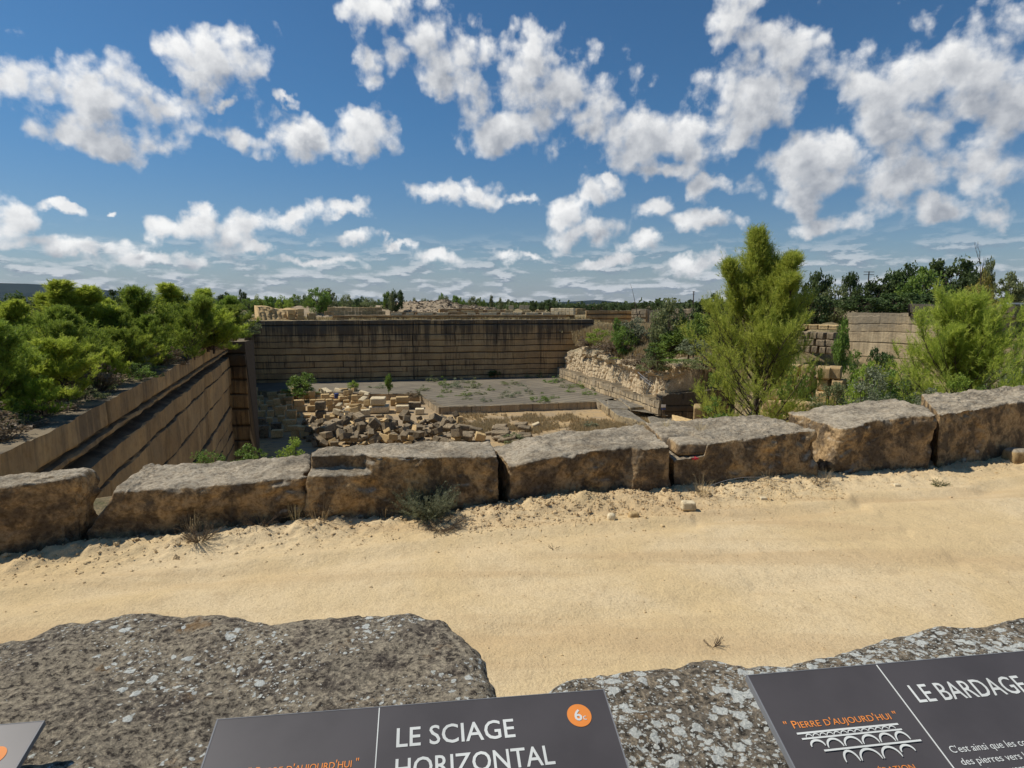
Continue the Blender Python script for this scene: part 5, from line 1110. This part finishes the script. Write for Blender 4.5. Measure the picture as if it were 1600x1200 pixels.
for ri, (py_, x0, x1, st) in enumerate(((621, 398, 545, 15), (627, 392, 560, 15), (634, 392, 560, 16), (642, 396, 545, 16), (651, 388, 535, 17), (661, 386, 500, 19), (672, 390, 500, 20), (684, 392, 500, 22))):
    x = x0
    while x < x1:
        q = x + rr.uniform(-3, 3); p = at_z(q, py_ + rr.uniform(-1.5, 1.5), PF); k = rr.choice((0, 1, 2, 2, 1)); shade = q < 438 + (py_ - 615) * .6
        low = py_ > 648 and not shade; mt = 'block' if py_ < 655 else rr.choice(('block', 'block_old'))
        k_ = k if not low else rr.choice((3, 4)); rz = .25 + rr.uniform(-.10, .10); sc = (.85,) * 3; h_ = BLK[(k_, mt)][1][2] * .85
        side = 'left' if q < 440 else 'middle' if q < 490 else 'right'
        up = rr.random() < (.38 if not low else .15)
        if shade: rest(k_, mt, p, (0, 0, rz), sc)
        else:
            lb, gp = say(f'pale sawn block at the {side} of the {ROWN[ri]} neat row'); block(k_, mt, p, (0, 0, rz), lb, gp, sc)
        if up:
            k2 = rr.choice((1, 2, 3)); l2 = (p[0] + rr.uniform(-.2, .2), p[1] + rr.uniform(-.2, .2), p[2] + h_)
            if shade: rest(k2, mt, l2, (0, 0, rz + rr.uniform(-.15, .15)), sc)
            else:
                lb, gp = say(f'pale block stacked on another at the {side} of the {ROWN[ri]} row'); block(k2, mt, l2, (0, 0, rz + rr.uniform(-.15, .15)), lb, gp, sc)
        x += st * rr.uniform(.9, 1.2)
for i in range(50):
    x, y = rr.uniform(505, 578), rr.uniform(618, 660); p = at_z(x, y, PF)
    if x > 562 and y > 647: continue
    up = rr.random() < .35; sz = rr.uniform(.65, .95); mt = rr.choice(('block', 'block', 'block_white'))
    lb, gp = say(f"{'cream' if mt == 'block_white' else 'yellowish'} tumbled block {'lying on top' if up else 'low'} at the {'back' if y < 634 else 'front'} {'left' if x < 540 else 'right'} of the tumbled heap")
    block(rr.choice((0, 1, 1, 2, 3)), mt, (p[0], p[1], p[2] + up * .9), (rr.uniform(-.25, .25), rr.uniform(-.3, .3), rr.uniform(0, 3)), lb, gp, (sz,) * 3)
ZN = ((520, 'beside the dark column'), (560, 'right of the dark column'), (600, 'below the pointed block'), (640, 'before the sand'), (680, 'below the lone block'), (999, 'under the platform corner'))
for i in range(230):
    x = rr.uniform(478, 716); y = 661 + 38 * rr.random() - (x - 478) * .010; p = at_z(x, y, PF); up = rr.random() < .3; a1, a2 = rr.uniform(-.5, .5), rr.uniform(-.6, .6); sz = rr.uniform(.5, .95)
    mt = 'block_old' if rr.random() < .88 else 'block'; k = rr.choice((0, 1, 1, 2, 3, 4, 5)); loc = (p[0], p[1], p[2] + (.85 if up else -.1)); rot = (a1, a2, rr.uniform(0, 3))
    if i % 2: rest(k, mt, loc, rot, (sz,) * 3); continue
    zn = next(t for l_, t in ZN if x < l_); tl = 'steeply tilted' if abs(a1) + abs(a2) > .75 else 'tilted' if abs(a1) + abs(a2) > .35 else 'level'
    lb, gp = say(f"{'grey' if mt == 'block_old' else 'pale'} {tl} block {'high' if up else 'low'} in the {'back' if y < 676 else 'near'} jumble {zn}"); block(k, mt, loc, rot, lb, gp, (sz,) * 3)
for i in range(24):
    x = rr.uniform(700, 830); y = rr.uniform(668, 692); p = at_z(x, y, PF)
    lb, gp = say(f"flat grey slab block at the {'left' if x < 745 else 'middle' if x < 790 else 'right'} {'back' if y < 680 else 'front'} of the flat slabs")
    block(rr.choice((3, 4, 4)), 'block_old', (p[0], p[1], p[2] + rr.uniform(-.1, .4)), (rr.uniform(-.2, .2), rr.uniform(-.25, .25), rr.uniform(-.4, .4)), lb, gp, (1.2, 1.1, .9))
# single blocks that can be told apart
def mark(px, py_, wpx, hpx, label, mt='block', up=0.0, rz=.12, k=0, tilt=(0, 0), depth=None):
    p = at_z(px, py_, PF); D = p[1]; me, dims = BLK[(k, mt)]; w = wpx * D / F; h = hpx * D / F
    return block(k, mt, (p[0], p[1] + (depth or dims[1]) / 2, PF + up), (tilt[0], tilt[1], rz), label, None, sc=(w / dims[0], (depth or dims[1]) / dims[1], h / dims[2]))
mark(590, 646, 30, 11, 'long cream block carrying the largest block of the pit', 'block_white', depth=3)
mark(589, 646, 23, 11, 'largest cream block, set on top of a longer one by the bare sand', 'block_white', up=1.35, depth=2.6)
mark(618, 634, 18, 11, 'greyish block behind the largest cream block', 'block', depth=2)
mark(628, 645, 20, 11, 'cream block in front of the taller pair on the bare sand', 'block_white')
mark(627, 640, 20, 10, 'lower block of the taller pair behind the cream one', 'block')
mark(628, 640, 20, 9, 'upper block of the taller pair at the back of the bare sand', 'block', up=1.2)
mark(647, 638, 20, 9, 'shadowy flat block right of the taller pair', 'block_old')
mark(655, 648, 14, 9, 'cream block standing alone at the foot of the platform side', 'block_white')
mark(636, 622, 20, 4, 'dark low slab at the back edge of the bare sand', 'block_old', k=3)
mark(565, 652, 22, 11, 'cream block at the left corner of the bare sand', 'block_white', rz=.5)
mark(585, 683, 16, 14, 'pointed dark block leaning like a roof over the jumble', 'block_old', up=1.1, tilt=(0, .78))
mark(500, 668, 15, 13, 'dark upright block topping the column at the left of the jumble', 'block_old', up=2.6, k=2); mark(500, 668, 15, 12, 'middle block of the dark column at the left of the jumble', 'block_old', up=1.3, k=2); mark(500, 668, 15, 12, 'bottom block of the dark column at the left of the jumble', 'block', k=2)
mark(750, 690, 16, 12, 'pale block among the flat grey slabs', 'block', tilt=(0, .3)); mark(838, 668, 12, 6, 'pale tilted block in the dry grass right of the slabs', 'block_white', tilt=(0, -.4), k=3)
def drum(px, py_, label):
    p = at_z(px, py_, -14.4); t = thing('drum', label, 'drum', tuple(p)); M['blue'] = plain('blue_paint', (.05, .07, .20), .6)
    mesh_obj('body', *tubes([((0, 0, 0), (0, 0, .45), .4, .4), ((0, 0, .42), (0, 0, .5), .43, .43), ((0, 0, .5), (0, 0, .85), .4, .4)], 16), M['blue'], t); mesh_obj('lid', *tubes([((0, 0, .85), (0, 0, .90), .42, .36), ((0, 0, .90), (0, 0, .905), .36, .001)], 16), M['blue'], t)
drum(526, 622, 'small blue drum behind the tumbled pale blocks')
# rows stacked on the plateau
def stack(label, px0, px1, D0, D1, z0, n, rows, hh, mt='block', k=1, gap=.96, dep=1.2, jit=.05, far=False, vary=0.0):
    a_, b_ = at_d(px0, 480, D0), at_d(px1, 480, D1); L = math.hypot(b_[0] - a_[0], b_[1] - a_[1]); w = L / n; ang = math.atan2(b_[1] - a_[1], b_[0] - a_[0]); me, dims = BLK[(k, mt)]
    for r in range(rows if isinstance(rows, int) else max(rows)):
        for i in range(n):
            if not isinstance(rows, int) and rows[i] <= r: continue
            t = (i + .5) / n
            lb = label if (n < 3 and rows == 1) else f"{label}, {'left part' if t < .34 else 'middle' if t < .67 else 'right part'}" + (f", {'lower' if r == 0 else 'upper'} layer" if max(rows if not isinstance(rows, int) else [rows]) > 1 else '')
            hv = 1 + rr.uniform(-vary, vary)
            (rest if far else block)(k, mt, (a_[0] + (b_[0] - a_[0]) * t, a_[1] + (b_[1] - a_[1]) * t + rr.uniform(-jit, jit), z0 + r * hh), (0, rr.uniform(-vary, vary) * .12, ang + rr.uniform(-.02, .02) + rr.uniform(-vary, vary) * .4), *(() if far else (lb, lb.split(',')[0] + 's')), sc=(w * gap * rr.uniform(.94 - vary * .6, 1) / dims[0], dep / dims[1], hh * rr.uniform(.93, .99) / dims[2]))
stack('orange block of the long far double row', 506, 602, 146, 150, -.05, 18, [1] + [2] * 16 + [1], .95)
stack('block of the stack nearest the sand bank', 449, 461, 141, 141.5, -1.0, 1, 2, 1.15, dep=1.6)
stack('block of the taller stack near the double row', 464, 475, 141, 141.5, -1.0, 1, 3, .85, dep=1.6)
stack('single low block left of the long double row', 480, 492, 141, 142, -1.0, 1, 1, 1.5, dep=1.6)
stack('cream block of the bright far low wall', 862, 898, 152, 149, -.1, 6, 2, .85, mt='block_white')
stack('shaded block behind the bright cream wall', 899, 912, 151, 155, -.1, 3, 2, .8)
stack('cream block of the far broken row on the skyline', 778, 836, 215, 215, .6, 7, [1, 0, 1, 0, 1, 1, 0], 1.6, mt='block_white', far=True); stack('pale low block row on the first orange bench', 610, 700, 148, 149, -.05, 15, [1,1,1,0,1,1,0,1,1,1,1,0,1,1,1], .5, mt='block_white', far=True); stack('pale long row', 730, 860, 150, 152, -.05, 20, [1,1,0,1,1,1,1,0,1,1,1,1,1,0,1,1,1,0,1,1], .5, mt='block_white', far=True); stack('small block on the second orange bench', 700, 850, 158, 158, .45, 22, [1, 1, 0, 1, 1, 1, 0, 1, 0, 1, 1, 1, 0, 1, 1, 0, 0, 1, 1, 0, 1, 1], .55, far=True)
# stepped walls of weathered blocks on the right slope
def bwall(label, p0, p1, D0, D1, ztop, rows, n, hh, mt, off=.28, back=.35):
    for r in range(rows):
        stack(label + f", {('top', 'second', 'third', 'fourth', 'fifth')[r]} course", p0 + (r % 2) * 2, p1 + (r % 2) * 3, D0 - r * off, D1 - r * off, ztop - (r + 1) * hh, n + rr.choice((-1, 0, 1)), 1, hh, mt=mt, dep=2.2, gap=.98, jit=.4, k=0, vary=.3)
bwall('weathered block of the upper stepped wall', 1238, 1312, 72, 68, -.6, 3, 6, .8, 'block_old'); stack('pale block along the top of the upper stepped wall', 1240, 1318, 75, 71, -.45, 5, 1, .6, dep=2.5)
bwall('pale block of the lower stepped wall', 1196, 1326, 58, 54, -3.05, 5, 6, 1.12, 'block', off=.15)
stack('pale broken block at the lower stepped wall base', 1240, 1290, 44, 42, -6.6, 3, 2, 1.1)
for mt, (v_, f_, _n) in REST.items(): tag(mesh_obj('stone_rubble', np.concatenate(v_), np.concatenate(f_), M[mt], smooth=False), 'sawn blocks lying in the shade, under the jumble and far back on the benches', 'stone blocks', kind='stuff')
rng = np.random.default_rng(31); n = 420; t_ = rng.random(n); up_ = rng.random(n); pos = []
for a_, u_ in zip(t_, up_):
    x_ = 12.0 + 11.9 * a_ + .9 + u_ * 2.2 + rng.normal() * .4; y_ = 139.5 - 47 * a_; zt_ = -8.6 + 1.9 * float(sst(np.array(a_), .10, .2)) - .7 * float(sst(np.array(a_), .35, .9)); pos.append((x_, y_, zt_ - 1.4 + u_ * 1.5))
tag(mesh_obj('rubble', *pebbles(n, np.array(pos), .7 + 1.7 * rng.random(n) ** 2, 32), M['cliff'], smooth=False), 'broken pale rocks along the top of the right cliff', 'rubble', kind='stuff')
# pipes and a marker on the cliff slope
def pipe(label, a_, b_, r=.07):
    V, F_ = tubes([(a_, b_, r, r)], 8); tag(mesh_obj('pipe', V, F_, M['panel_edge']), label, 'pipe')
pipe('upper of two pale pipes leaning down the slope at the cliff end', tuple(at_d(997, 582, 95)), tuple(at_d(1020, 601, 91)))
pipe('lower of two pale pipes leaning down the slope at the cliff end', tuple(at_d(1001, 589, 94)), tuple(at_d(1017, 603, 90.5)))
q = at_d(1036, 650, 84); t = thing('marker_post', 'small marker post with a blue and white plate by the stone ledges', 'marker post', tuple(q)); h_ = at_d(1036, 632, 84)[2] - q[2]
M['white'] = plain('white_paint', (.75, .75, .75), .5)
mesh_obj('post', *tubes([((0, 0, 0), (0, 0, h_), .06, .06)], 8), M['bark'], t)
for nm, z0, z1, mt in (('blue_plate', h_ * .55, h_ * .72, 'blue'), ('white_plate', h_ * .76, h_, 'white')):
    V = [(x, y, z) for z in (z0, z1) for x, y in ((-.32, -.1), (.32, -.1), (.32, -.06), (-.32, -.06))]; mesh_obj(nm, V, np.array([(3, 2, 1, 0), (4, 5, 6, 7), (0, 1, 5, 4), (1, 2, 6, 5), (2, 3, 7, 6), (3, 0, 4, 7)]), M[mt], t, smooth=False)
# white van half hidden behind the rock band
t = thing('parked_van', 'white van roof showing above the dark rock band at the right edge', 'van', (at_d(1594, 474, 80)[0], 80, at_d(1594, 473, 80)[2] - 2.0), .1)
prof_ = [(-2.6, .35), (-2.6, 1.9), (-2.5, 2.0), (1.2, 2.0), (1.9, 1.25), (2.6, 1.05), (2.65, .35)]
V = [(x, s_, z) for s_ in (-.95, .95) for x, z in prof_]; n_ = len(prof_); i = np.arange(n_); j = (i + 1) % n_
mesh_obj('body', V, [np.stack([i, j, j + n_, i + n_], 1), np.arange(n_)[None, ::-1], (np.arange(n_) + n_)[None]], M['white'], t, smooth=False)
M['glass'] = plain('dark_glass', (.02, .025, .03), .15, spec=.6)
for x0, x1 in ((-2.2, -.9), (-.7, .5), (.65, 1.35)):
    V = [(x0, -.956, 1.3), (x1, -.956, 1.3), (x1 - .12, -.956, 1.8), (x0, -.956, 1.8)]; mesh_obj('window', V, np.arange(4)[None], M['glass'], t, smooth=False)
for x in (-1.7, 1.7):
    for s_ in (-.85, .85): mesh_obj('wheel', *tubes([((x, s_ - .12, .35), (x, s_ + .12, .35), .35, .35), ((x, s_ - .121, .35), (x, s_ - .12, .35), .01, .35), ((x, s_ + .12, .35), (x, s_ + .121, .35), .35, .01)], 16), M['glass'], t)

# ---------------------------------------------------------------- weeds of the pit
TUFT = {}
for i in range(3): TUFT[('green_grass', i)] = broad(700 + i, 1, .6, 16, 34, .055, .32, .0, 'mound', trunk=False, aspect=.35)
for nm in ('leaf_olive', 'leaf_mid', 'leaf_sage'):
    for i in range(2): PROTO['weed_' + nm + str(i)] = [('foliage', nm, TUFT[('green_grass', i)][1])]
WEED = [(675, 596, 12, 9), (695, 602, 14, 12), (708, 606, 18, 14), (739, 606, 16, 14), (697, 613, 12, 8), (722, 598, 14, 6), (795, 600, 20, 6), (766, 610, 10, 7), (799, 619, 20, 13), (829, 616, 10, 4), (845, 627, 20, 14), (825, 612, 10, 8), (730, 624, 10, 5), (726, 618, 16, 8), (758, 627, 12, 7), (845, 590, 10, 10), (861, 598, 16, 9), (872, 596, 14, 9), (885, 605, 14, 7), (905, 605, 18, 7), (938, 610, 18, 12), (825, 590, 8, 7), (866, 622, 10, 5), (782, 622, 8, 4), (750, 616, 12, 6), (690, 620, 10, 4), (590, 606, 18, 6), (660, 610, 14, 8), (920, 616, 16, 7), (815, 603, 10, 4), (735, 598, 12, 5), (890, 612, 12, 5)]
for i, (px, py_, w, h_) in enumerate(WEED):
    p = at_z(px, py_, PZ); place('weed_' + ('leaf_olive', 'leaf_mid', 'leaf_sage')[i % 3] + str(i % 2), 'weed', f"{('olive', 'green', 'greyish')[i % 3]} weed at the {'back' if py_ < 604 else 'front' if py_ > 617 else 'middle'} {'left' if px < 720 else 'centre' if px < 800 else 'right' if px < 870 else 'far right'} of the grey platform", 'weed', p[0], p[1], PZ - .02, 1.35 * w * p[1] / F, 1.3 * h_ * p[1] / F, i * 1.3, 'weeds on the platform')
def pitplant(pr, nm, px, py_, w, h_, z, label):
    p = at_z(px, py_, z); place(pr, nm, label, nm, p[0], p[1], z - .05, w * p[1] / F, h_ * p[1] / F, px * .7)
pitplant('mid1', 'bush', 473, 617, 40, 36, PZ, 'rounded bright green bush against the dark back wall'); pitplant('scrub1', 'bush', 468, 617, 44, 22, PZ, 'spreading green skirt bush in front of the rounded pit bush')
pitplant('mid3', 'tree', 607, 616, 15, 34, PZ, 'small columnar green tree standing before the dark back wall'); pitplant('lime1', 'bush', 552, 610, 15, 16, PZ, 'little yellow green bush between the round bush and the columnar tree')
pitplant('dark1', 'bush', 772, 590, 20, 14, PZ, 'dark bush at the foot of the back wall'); pitplant('scrub3', 'bush', 645, 620, 26, 10, PZ, 'dry straw coloured brush on the platform corner'); pitplant('scrub4', 'bush', 655, 619, 10, 9, PZ, 'small olive weed clump on the platform corner')
pitplant('scrub4', 'bush', 800, 690, 40, 16, -15.6, 'dark green weeds below the tilted pale block'); pitplant('scrub2', 'bush', 922, 668, 24, 12, -15.6, 'sage clump in the dry grass before the ledges'); pitplant('scrub1', 'bush', 690, 692, 14, 8, -15.6, 'green weeds at the end of the dark jumble')
# dry grass of the pit and of the mound: uncountable blades
def meadow(name, label, pts, mat_, seed, h=.45, w=.035, per=9):
    rng = np.random.default_rng(seed); B = np.array(pts); n = len(B); az = rng.random((n, per)) * 6.28; L = h * (.5 + rng.random((n, per))); o = rng.random((n, per)) * .5 * h
    b0 = B[:, None] + np.stack([np.cos(az) * .12, np.sin(az) * .12, az * 0], -1); t = b0 + np.stack([np.cos(az) * o, np.sin(az) * o, L], -1); s = np.stack([-np.sin(az), np.cos(az), az * 0], -1) * w
    V = np.stack([b0 - s, b0 + s, t], 2).reshape(-1, 3); ti = np.repeat(rng.random(n * per) * .5 + .5 * np.repeat(rng.random(n), per), 3)
    o = mesh_obj(name, V, np.arange(len(V)).reshape(-1, 3), M[mat_], smooth=False, attrs={'tint': ti}); return tag(o, label, 'grass', kind='stuff')
rng = np.random.default_rng(8); pts = []
while len(pts) < 5200:
    x, y = rng.uniform(690, 1015), rng.uniform(648, 680)
    if vnoise(np.array([[x / 26, y / 5, 0]]), 3)[0] + .5 * vnoise(np.array([[x / 7, y / 2, 0]]), 4)[0] > rng.random() * 1.1 - .5 + (y < 655) * .4: pts.append(at_z(x, y, -15.6))
meadow('dry_grass', 'dry brown grass on the pit floor in front of the platform step', pts, 'dry_grass', 9, .42, .05, 6)
pts = []
while len(pts) < 9000:
    y = rng.uniform(88, 140); x = rng.uniform(14, 44)
    if in_poly(np.array([x]), np.array([y]), PIT)[0] or x < 12.8 + (139 - y) * .25: continue
    pts.append((x, y, ground_z(x, y) - .05) if len(pts) % 1 == 0 else 0)
meadow('dry_grass', 'dry straw coloured grass covering the mound above the cliff', pts, 'dry_grass', 10, .8, .07, 6)
pts = []
while len(pts) < 6500:
    y = rng.uniform(12, 75); x = rng.uniform(4, 60)
    if in_poly(np.array([x]), np.array([y]), PIT)[0] or y < float(line_y(x)) + 1.5: continue
    pts.append((x, y, 0))
pts = np.array(pts); pts[:, 2] = land(pts[:, 0], pts[:, 1]) - .03
meadow('grass', 'mixed green and dry grass on the slope behind the parapet', pts, 'green_grass', 11, .5, .02, 9)
pts = np.c_[rng.uniform(-75, 30, 9000), rng.uniform(140, 230, 9000), np.zeros(9000)]; pts[:, 2] = land(pts[:, 0], pts[:, 1]) - .03
meadow('dry_grass', 'dry grass and low scrub on the plateau beyond the pit', pts, 'dry_grass', 12, .5, .12, 4)
pts = np.c_[rng.uniform(-34, -13, 5000), rng.uniform(10, 62, 5000), np.zeros(5000)]; pts = pts[pts[:, 0] < -8 - .357 * pts[:, 1] - .1]; pts[:, 2] = land(pts[:, 0] - 1.0, pts[:, 1]) - .03
meadow('dry_grass', 'dry grass under the pines on the left plateau', pts, 'dry_grass', 13, .35, .02, 9)

# ---------------------------------------------------------------- weeds along the track
def bristle(name, label, cat, p, n, L, spread, mat_, seed, nl=.03, nw=.003, per=26, lean=(0, 0, 0), up=.6, dead=False):
    rng = np.random.default_rng(seed); segs, sp, sd_, sl = [], [], [], []
    for i in range(n):
        az = rng.random() * 6.28; d = unit(np.array([math.cos(az) * spread, math.sin(az) * spread, up * (.4 + rng.random())]) + np.array(lean)); q = np.array([math.cos(az), math.sin(az), 0]) * .02; l = L * (.55 + .55 * rng.random()); k0 = 5
        for k in range(k0):
            d = unit(d + rng.normal(size=3) * .09 + np.array([0, 0, .05])); r = q + d * l / k0; segs.append((q, r, .0022, .0016)); sp.append(q); sd_.append(d); sl.append(l / k0)
            if k > 1 and rng.random() < .8: 
                dd = unit(d + rng.normal(size=3) * .6); sp.append(r); sd_.append(dd); sl.append(l * .25)
            q = r
    V, F_, ti = needles(np.array(sp), np.array(sd_), np.array(sl), rng, per, nl, nw, np.random.default_rng(seed).random(len(sp)), .9)
    t = thing(name, label, cat, tuple(p)); mesh_obj('stem', *tubes(segs, 4), M['bark'], t)
    if not dead: mesh_obj('foliage', V, F_, M[mat_], t, smooth=False, attrs={'tint': ti})
    return t
def on_road(px, py_):
    p = at_z(px, py_, .02); return (p[0], p[1], road_z(p[0], p[1]) - .01)
bristle('bush', 'grey green wormwood bush growing at the foot of the parapet', 'bush', on_road(672, 812), 190, .44, .85, 'leaf_sage', 21, .028, .0035, 24, lean=(-.12, -.1, .0), up=.75)
bristle('bush', 'low dark fringe of dead stems under the wormwood bush', 'bush', on_road(690, 826), 60, .24, 1.0, 'leaf_brown', 22, .02, .0025, 10, lean=(.3, -.4, -.1), up=.3)
bristle('weed', 'dry brown twiggy weed below the middle of the long craggy block', 'weed', on_road(312, 852), 60, .26, .8, 'leaf_brown', 23, .018, .002, 12, up=.7)
bristle('weed', 'sparse dead weed left of the pale rut by the craggy block', 'weed', on_road(408, 832), 36, .2, 1.0, 'leaf_brown', 24, .015, .002, 9, up=.5)
bristle('weed', 'small dead weed on the open track below the cracked slab block', 'weed', on_road(1275, 762), 22, .16, 1.0, 'leaf_brown', 25, .015, .002, 8, up=.6)
bristle('weed', 'tiny green brown weed casting a spot of shade below the dark pitted block', 'weed', on_road(1468, 758), 26, .13, 1.0, 'leaf_olive', 26, .016, .003, 12, up=.5)
bristle('weed', 'wispy dry weed on the sand just above the white crusted rock', 'weed', on_road(1113, 1004), 14, .10, .7, 'leaf_brown', 27, .01, .0015, 6, up=.9)
bristle('weed', 'little dark sprig on the track below the gravel bank', 'weed', on_road(865, 858), 8, .05, 1.0, 'leaf_brown', 28, .01, .002, 8, up=.5)
def grass_tuft(label, p, n, h_, sp_, seed, mat_='dry_grass', w=.0016):
    V, F_, ti = tuft(seed, n, h_, sp_, w); o = mesh_obj('grass_tuft', V, F_, M[mat_], smooth=False, attrs={'tint': ti}); o.location = p; return tag(o, label, 'grass tuft')
grass_tuft('long arching dry grass in front of the stepped block', on_road(500, 826), 46, .42, .38, 31)
grass_tuft('dry grass tuft in the joint left of the stepped block', on_road(462, 826), 40, .30, .22, 32)
grass_tuft('dry grass tuft at the foot of the stepped block beside the wormwood', on_road(600, 812), 36, .30, .3, 33)
grass_tuft('dry grass tuft against the left of the red marked block', on_road(1095, 778), 60, .34, .26, 34)
grass_tuft('dry grass tuft against the middle of the long craggy block', on_road(300, 842), 50, .34, .25, 35)
grass_tuft('dry grass tuft at the right foot of the red marked block', on_road(1200, 768), 40, .26, .4, 36)
grass_tuft('dry grass tuft in the gap beside the sloping shoulder block', on_road(1290, 758), 40, .22, .25, 37)
zt = at_d(1095, 668, line_y(3.0) + .45); grass_tuft('short dry grass on top of the cracked slab block', (zt[0], zt[1], zt[2] - .04), 70, .14, .3, 38)
zt = at_d(1040, 662, line_y(2.6) + .7); grass_tuft('short brown grass in the crack behind the slab', (zt[0], zt[1], zt[2] - .04), 50, .12, .25, 39)
a_, b_, c_ = at_d(1105, 762, line_y(3.05) - .28), at_d(1163, 732, line_y(3.2) - .08), at_d(1245, 757, line_y(3.9) - .28)
mid = [a_ * (1 - t) ** 2 + 2 * b_ * t * (1 - t) + c_ * t * t for t in np.linspace(0, 1, 12)]; V, F_ = tubes([(mid[i], mid[i + 1], .004, .0038) for i in range(11)], 5); tag(mesh_obj('twig', V, F_, M['panel_edge']), 'pale bent twig leaning on the red marked block', 'twig')
# ---------------------------------------------------------------- air
hz_ = bpy.data.meshes.new('haze'); bx = [(x, y, z) for z in (-20, 420) for x, y in ((-9800, -700), (9800, -700), (9800, 12800), (-9800, 12800))]
hz_.from_pydata(bx, [], [(3, 2, 1, 0), (4, 5, 6, 7), (0, 1, 5, 4), (1, 2, 6, 5), (2, 3, 7, 6), (3, 0, 4, 7)])
ho = bpy.data.objects.new('haze', hz_); COL.objects.link(ho); ho['kind'] = 'stuff'
hm = bpy.data.materials.new('haze'); hm.use_nodes = True; ht = hm.node_tree; ht.nodes.remove(ht.nodes['Principled BSDF'])
pv = ht.nodes.new('ShaderNodeVolumePrincipled'); pv.inputs['Color'].default_value = (.80, .88, 1, 1); pv.inputs['Density'].default_value = .00002
ht.links.new(pv.outputs[0], ht.nodes['Material Output'].inputs['Volume']); hz_.materials.append(hm)
